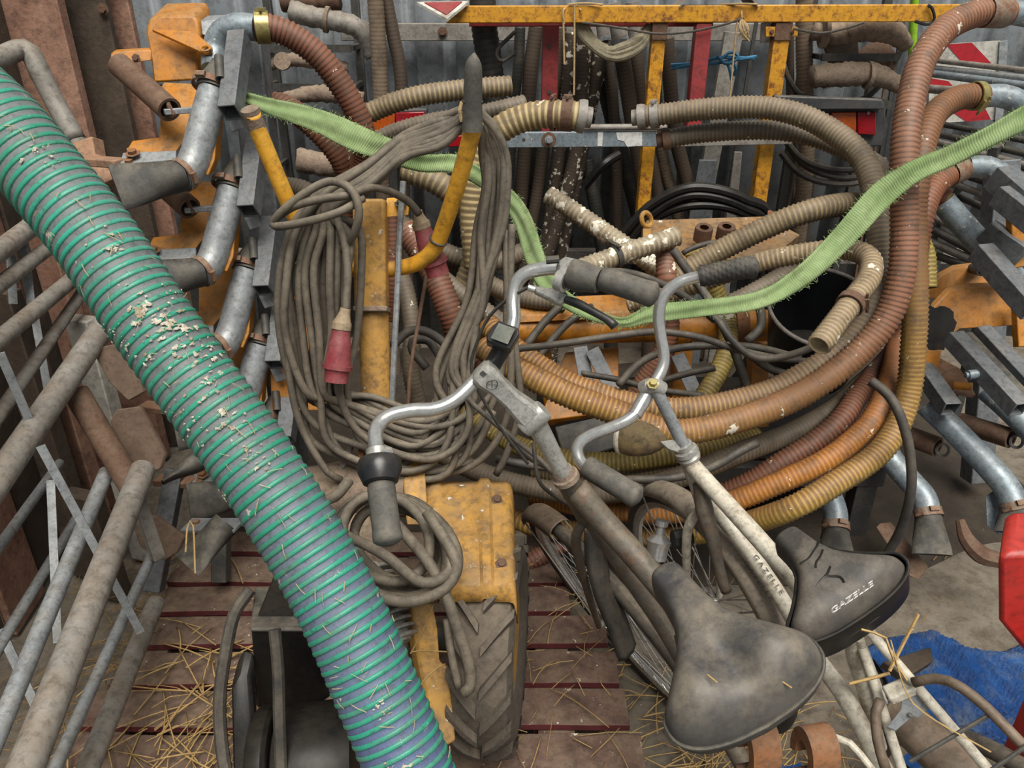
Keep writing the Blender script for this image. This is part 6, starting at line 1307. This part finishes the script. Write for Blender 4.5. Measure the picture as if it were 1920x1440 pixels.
# rusty shackles below the front saddle
def shackles():
    for (u, v, d, lab) in ((1420, 1405, 1.12, 'rusty curled steel clevis directly under the wide grey saddle'), (1528, 1412, 1.14, 'rusty curled steel clevis right of the wide grey saddle')):
        c = P(u, v, d); t = thing('rusty_clevis', lab, 'clevis', c+Vector((0, 0, -.06)))
        ax = Vector((1, .15, .05)).normalized(); up = Vector((0, .2, 1)); fw = ax.cross(up).normalized()
        V = []; rows = 26
        for a in np.linspace(-1.9, 2.6, rows):
            for (x, h) in ((-.021, .018), (.021, .018), (.021, .034), (-.021, .034)): V.append(list(c+ax*x+(up*math.cos(a)*1.25+fw*math.sin(a))*h))
        m = MB(); m.grid(V, rows, 4, wrap=True); m.f += [(3, 2, 1, 0), tuple((rows-1)*4+q for q in range(4))]
        m.build('loop', 'rustorange', t, sharp=40)
        MB().cyl(c-ax*.03-up*.03, c+ax*.03-up*.03, .008).build('pin', 'rust', t)
        MB().beam(c-up*.03, c-up*.03+Vector((.05, -.05, -.2)), .03, .012, up=(0, 1, 0)).build('shank', 'rust', t)
shackles()
# ================================================================ gates on the left
def gates():
    g1 = thing('tubular_gate', 'galvanised tubular gate leaning on the left, nearest, with dark end post', 'gate', (-.95, 1.1, 0))
    def rail(g, a, b, r, mt='galvdirty', name='rail'):
        A, B = P(*a), P(*b); e = A+(A-B).normalized()*.35
        return MB().tube([e, A, B], r, 16, smooth=False).build(name, mt, g)
    rail(g1, (10, 880, 1.72), (198, 605, 2.12), .031); rail(g1, (48, 1440, 1.28), (268, 880, 1.98), .030)
    rail(g1, (104, 1440, 1.5), (290, 1030, 2.1), .0135, 'galv'); rail(g1, (165, 1440, 1.62), (292, 1130, 2.13), .024)
    rail(g1, (-20, 1412, 1.42), (200, 885, 2.02), .019, 'galv')
    MB().tube([P(142, 735, 2.0), P(255, 925, 1.98)], .031, 16, smooth=False).build('end_post', 'rust', g1)
    for a, b in (((76, 836, 1.66), (264, 1186, 1.86)), ((0, 662, 1.7), (56, 790, 1.8)), ((95, 900, 1.85), (108, 1205, 1.8))):
        MB().beam(P(*a), P(*b), .018, .005, up=(.5, -1, .5)).build('flat_brace', 'galv', g1)
    MB().beam(P(255, 925, 1.98), P(296, 1045, 2.04), .03, .03).build('foot', 'galvdirty', g1)
    g2 = thing('tubular_gate', 'galvanised tubular gate behind, with its bent top corner beside the planks', 'gate', (-1.2, 1.4, 0))
    rail(g2, (-20, 652, 1.784), (150, 512, 2.257), .0215); rail(g2, (-20, 805, 1.784), (165, 532, 2.311), .0165); rail(g2, (-20, 1050, 1.742), (112, 868, 2.150), .0125, 'galv')
    rail(g2, (-20, 1242, 1.634), (145, 970, 2.096), .0125, 'galv'); rail(g2, (-30, 492, 1.881), (92, 400, 2.257), .026); rail(g2, (-20, 548, 1.881), (95, 462, 2.204), .02)
    MB().tube([P(-60, 130, 2.042), P(0, 108, 2.150), P(40, 92, 2.204), P(58, 100, 2.215), P(72, 130, 2.225), P(105, 195, 2.257), P(142, 262, 2.279)], .0285, 16, .02).build('top_corner', 'galvdirty', g2, sharp=180)
    MB().tube([P(142, 262, 2.279), P(240, 470, 2.365), P(330, 700, 2.472)], .026, 14, .03).build('end_post', 'galvdirty', g2)
    for a, b in (((45, 450, 2.096), (60, 585, 2.096)), ((62, 575, 2.150), (95, 760, 2.150)), ((20, 480, 2.042), (25, 570, 2.042)), ((0, 1180, 1.827), (70, 1330, 1.827))):
        MB().beam(P(*a), P(*b), .02, .005, up=(.5, -1, .5)).build('flat_brace', 'galv', g2)
    # debris, boards and bricks behind the gates
    for (u, v, d, w, h, mt, lab) in ((95, 480, 2.5, .10, .25, 'plankpink', 'reddish board end standing behind the gates near the spiral hose'), (160, 625, 2.3, .08, .1, 'whiteboard', 'pale block end behind the gates beside the dark post'), (120, 800, 2.46, .14, .3, 'plankpink', 'reddish plank behind the lower gate rails'), (25, 620, 2.2, .1, .25, 'plankdark', 'dark rough timber lump behind the upper gate rails'), (175, 1000, 2.4, .12, .3, 'plankdark', 'dark plank behind the nearest gate foot')):
        c = P(u, v, d); bt = Vector((c.x, c.y, 0))
        MB().beam(bt, c+Vector((0, 0, h/2)), w, .05, up=(.3, 1, 0)).build('timber_offcut', mt, label=lab, cat='board', bev=.004)
gates()

# ================================================================ pallet, straw
def pallet():
    t = thing('wooden_pallet', 'worn red-brown wooden pallet under the walking tractor, strewn with straw', 'pallet', (-.4, 1.4, 0))
    y = .92; k = 0; rows = []
    while y < 2.0:
        w = .108+random.uniform(-.008, .012); x0 = -1.06+.02*random.uniform(-1, 1)+.02*(y-1.2); x1 = .30-.09*(y-1.2)+random.uniform(-.01, .01); x1 = min(x1, .17) if y > 1.66 else x1; z = .14+random.uniform(-.004, .004); tw = random.uniform(-.01, .01)
        m = MB(); n = 14; V = []
        for i in range(n):
            f = i/(n-1); x = x0+(x1-x0)*f; j = random.uniform(-.002, .002)
            for (dy, dz) in ((0, -.02), (0, 0), (w, 0), (w, -.02)): V.append((x, y+dy+tw*f+j, z+dz+.003*math.sin(f*7+k)))
        m.grid(V, n, 4, wrap=True); m.f += [(3, 2, 1, 0), tuple((n-1)*4+q for q in range(4))]
        o = m.build('board', 'palletwood', t, sharp=30, bev=.0015)
        o.data.materials.append(MATS['palletedge'])
        for p in o.data.polygons:
            if abs(p.normal.z) < .5: p.material_index = 1
        for xx in (x0+.06, (x0+x1)/2, x1-.06):
            MB().lathe((xx+random.uniform(-.01, .01), y+w*.5, z), (0, 0, 1), [(0, .002), (.004, .0015), (.005, 0)], 8).build('nail', 'rust', o)
        rows.append((x0, x1, y, w, z)); y += w+random.uniform(.016, .026); k += 1
    for x in (-1.0, -.38, .11):
        for yy in (.97, 1.45, 1.9): MB().beam((x-.05, yy, .05), (x+.05, yy, .05), .1, .09).build('block', 'palletwood', t, bev=.003)
        MB().beam((x, .93, .106), (x, 1.98, .106), .09, .02).build('stringer', 'palletwood', t)
        MB().beam((x, .93, .005), (x, 1.98, .005), .09, .012).build('bottom_board', 'palletwood', t)
pallet()
def straw_on(name, lab, n, fx, fy, fz, mt='straw', lmin=.04, lmax=.16, rr=.0011):
    m = MB(); r = random.Random(n)
    for _ in range(n):
        x, y = fx(r), fy(r); a = r.gauss(.5, .9); L = r.uniform(lmin, lmax); z = fz+r.uniform(.001, .018)
        d = Vector((math.cos(a), math.sin(a), r.uniform(-.12, .12))); p = Vector((x, y, z)); b = Vector((r.uniform(-.008, .008), r.uniform(-.008, .008), r.uniform(0, .01)))
        m.tube([p-d*L/2, p+b, p+d*L/2], r.uniform(rr*.7, rr*1.6), 4, .04)
    m.build(name, mt, sharp=180, label=lab, cat='straw', kind='stuff')
straw_on('straw', 'loose golden straw on the left half of the pallet', 250, lambda r: r.gauss(-.72, .17), lambda r: min(1.9, max(.85, r.gauss(1.28, .22))), .145, lmax=.22, rr=.0016)
straw_on('straw', 'few straw stalks on the right half of the pallet', 70, lambda r: r.uniform(-.02, .26), lambda r: r.uniform(1.0, 1.95), .145)
straw_on('straw', 'tangled straw on the floor under the bicycles', 500, lambda r: r.gauss(.55, .22), lambda r: r.gauss(1.15, .25), .005, lmax=.2, rr=.0016)
straw_on('straw', 'dark old chaff on the floor below the gates', 500, lambda r: r.gauss(-1.1, .14), lambda r: r.uniform(.7, 2.2), .004, 'strawdark')
straw_on('straw', 'scattered chaff on the concrete at the right', 160, lambda r: r.uniform(.7, 2.2), lambda r: r.uniform(1.2, 2.6), .002, 'strawdark', .015, .06)
def loose_stalks():
    S = [('long pale stalk standing up at the bicycle rack', [(1668, 1258, 1.25), (1692, 1210, 1.25), (1722, 1152, 1.24)], .0028), ('bent straw stalk behind the cracked saddle', [(1615, 1180, 1.26), (1660, 1195, 1.25), (1672, 1230, 1.25), (1700, 1275, 1.25)], .0022),
         ('flat straw blade lying over the rack bracket', [(1593, 1282, 1.28), (1640, 1270, 1.27), (1668, 1262, 1.26)], .003), ('straw stalk crossing the rack tube', [(1670, 1200, 1.25), (1700, 1300, 1.24), (1745, 1345, 1.23), (1858, 1410, 1.2)], .0013), ('loose straw loop on the hitch arm', [(782, 1295, 1.55), (800, 1270, 1.54), (825, 1248, 1.54), (835, 1245, 1.55)], .0018),
         ('crossing straw pieces above the hitch arm', [(770, 1225, 1.58), (795, 1180, 1.57), (812, 1135, 1.58)], .0018), ('small straw across the hitch arm', [(772, 1222, 1.58), (800, 1220, 1.57), (838, 1222, 1.56)], .0016), ('straw stalk hanging over the bolt plate', [(348, 1035, 1.92), (352, 985, 1.94), (362, 985, 1.94), (366, 1075, 1.9)], .0022),
         ('straw sprig on the saddle of the grey bicycle', [(1327, 1265, .985), (1345, 1280, .975)], .0012), ('tiny straw near the saddle edge', [(1462, 1275, .985), (1485, 1290, .975)], .0012)]
    for lab, pts, r in S: MB().tube(PX(pts), r, 5, .02).build('straw_stalk', 'straw', label=lab, cat='straw')
loose_stalks()

# ================================================================ bucket, tarp, red machine, boards
def bucket():
    c = P(1542, 576, 2.24); ax = Vector((-.10, -.34, .93)).normalized(); t = thing('rubber_bucket', 'black rubber bucket with pale dusty rim among the hoses', 'bucket', c-ax*.24)
    R = .155; side = Vector((1, 0, 0)); side = (side-ax*ax.dot(side)).normalized(); w = ax.cross(side)
    prof = [(0, -.225), (R*.78, -.225), (R*.80, -.23), (R*.98, 0), (R*1.0, .004), (R*.955, .004), (R*.94, -.004), (R*.77, -.215), (0, -.215)]
    seg = 56; V = []
    for r, h in prof:
        for k in range(seg):
            a = 2*math.pi*k/seg; dent = .06*math.exp(-((a-1.75)/.22)**2)*max(0, 1+h/.12)
            V.append(list(c+ax*h+(side*math.cos(a)*.98+w*math.sin(a)*1.12*(1-dent*2))*r))
    m = MB(); m.grid(V, len(prof), seg, wrap=True); m.build('body', 'blackplastic', t, sharp=50)
    pts = []
    for k in range(seg+1):
        a = 2*math.pi*k/seg; dent = .06*math.exp(-((a % 6.2832-1.75)/.22)**2)
        pts.append(c+ax*.004+(side*math.cos(a)*.98+w*math.sin(a)*1.12*(1-dent*2))*R*.985)
    MB().tube(pts, .0062, 8, smooth=False).build('rim', 'galvdirty', t, sharp=180)
    # dark crate that carries the bucket and the hose loops
    k = thing('machine_frame', 'dark steel frame lying under the hose loops and the bucket', 'frame', (.9, 2.2, 0))
    x0, x1, y0, y1, z = .1, 1.25, 2.2, 2.75, .30
    for (a, b, w_) in (((x0, y0, z), (x1, y0, z), .08), ((x0, y1, z), (x1, y1, z), .08), ((x0+.05, y0, z), (x0+.05, y1, z), .08), ((x1-.05, y0, z), (x1-.05, y1, z), .08), ((.65, y0, z+.02), (.65, y1, z+.02), .1), ((x0+.05, y0, 0), (x0+.05, y0, z), .07), ((x1-.05, y0, 0), (x1-.05, y0, z), .07), ((x0+.05, y1, 0), (x0+.05, y1, z), .07), ((x1-.05, y1, 0), (x1-.05, y1, z), .07)):
        MB().beam(a, b, w_, w_, up=(0, 1, 0) if a[2] != b[2] else (0, 0, 1)).build('steel_bar', 'darksteel', k, bev=.004)
    MB().prism([(x0, y0, z+.05), (x1, y0, z+.05), (x1, y1, z+.08), (x0, y1, z+.08)], (0, 0, -.02)).build('deck_plate', 'blackengine', k)
bucket()
def tarp():
    t = MB(); nu, nv = 120, 100; V = []
    r = random.Random(3)
    ph = [(r.uniform(3, 14), r.uniform(3, 14), r.uniform(0, 6.28), r.uniform(.004, .014)) for _ in range(9)]+[(r.uniform(14, 40), r.uniform(14, 40), r.uniform(0, 6.28), r.uniform(.005, .013)) for _ in range(12)]
    for i in range(nu):
        for j in range(nv):
            a, b = i/(nu-1), j/(nv-1); x = 1.02+.88*a+.04*math.sin(9*b); y = 1.02+.66*b+.04*math.sin(11*a)+.06*a
            z = .03+sum(q[3]*(1-abs(math.sin(q[0]*a*1.6+q[1]*b+q[2]+.6*math.sin(5*b+3*a+q[2]))))**2.2 for q in ph)*1.1+.04*math.exp(-((a-.75)/.2)**2)
            e = min(a, b, 1-a, 1-b); z *= min(1, .15+e*8); V.append((x, y, z))
    t.grid(V, nu, nv); o = t.build('blue_tarp', 'tarp', sharp=180, label='crumpled bright blue plastic tarp on the floor at lower right', cat='tarp')
    s = o.modifiers.new('thick', 'SOLIDIFY'); s.thickness = .0015
    t2 = MB(); V = []
    for i in range(16):
        for j in range(16):
            a, b = i/15, j/15; V.append((.56+.16*a, 1.15+.14*b, .02+.03*(1-abs(math.sin(5*a+7*b)))))
    t2.grid(V, 16, 16); o = t2.build('blue_sheet_scrap', 'tarp', sharp=180, label='small scrap of blue plastic behind the white frame tube', cat='plastic scrap')
    MB().prism([P(1655, 1240, 1.75), P(1745, 1212, 1.75), P(1752, 1238, 1.72), P(1700, 1270, 1.7)], (0, .01, -.03)).build('dark_board', 'plankdark', label='dark board end between cracked saddle and blue tarp', cat='board', bev=.004)
tarp()
def red_machine():
    t = thing('red_machine', 'bright red painted machine housing at the right edge', 'machine', P(1960, 1180, 1.35)+Vector((0, 0, -.1)))
    Yr = 1.12
    q = [(1871, 1062), (1874, 1048), (1884, 1038), (2060, 1030), (2070, 1250), (1932, 1240), (1905, 1208), (1872, 1168)]
    MB().prism([PY(u, v, Yr) for u, v in q], (.085, .13, .0)).build('housing', 'redmachine', t, bev=.012)
    c = P(2010, 1230, 1.45)
    MB().beam(c, Vector((c.x, c.y, .06)), .06, .06, up=(0, 1, 0)).build('leg', 'redmachine', t, bev=.004)
red_machine()

# added dark mound, floor shade put into its colour under the hose loops
def painted_shade():
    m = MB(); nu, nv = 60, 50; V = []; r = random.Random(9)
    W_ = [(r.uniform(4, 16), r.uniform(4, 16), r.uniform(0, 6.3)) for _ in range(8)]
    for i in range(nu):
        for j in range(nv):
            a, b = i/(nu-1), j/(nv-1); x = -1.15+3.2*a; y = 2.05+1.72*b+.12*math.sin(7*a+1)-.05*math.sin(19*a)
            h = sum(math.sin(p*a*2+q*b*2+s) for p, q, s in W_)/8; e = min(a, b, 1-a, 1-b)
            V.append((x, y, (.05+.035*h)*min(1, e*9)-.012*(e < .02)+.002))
    m.grid(V, nu, nv); m.build('shade_mound', 'painted_shade', sharp=180, label='added dark mound with painted shade on the floor under the hose loops', cat='painted_shade', kind='stuff')
painted_shade()
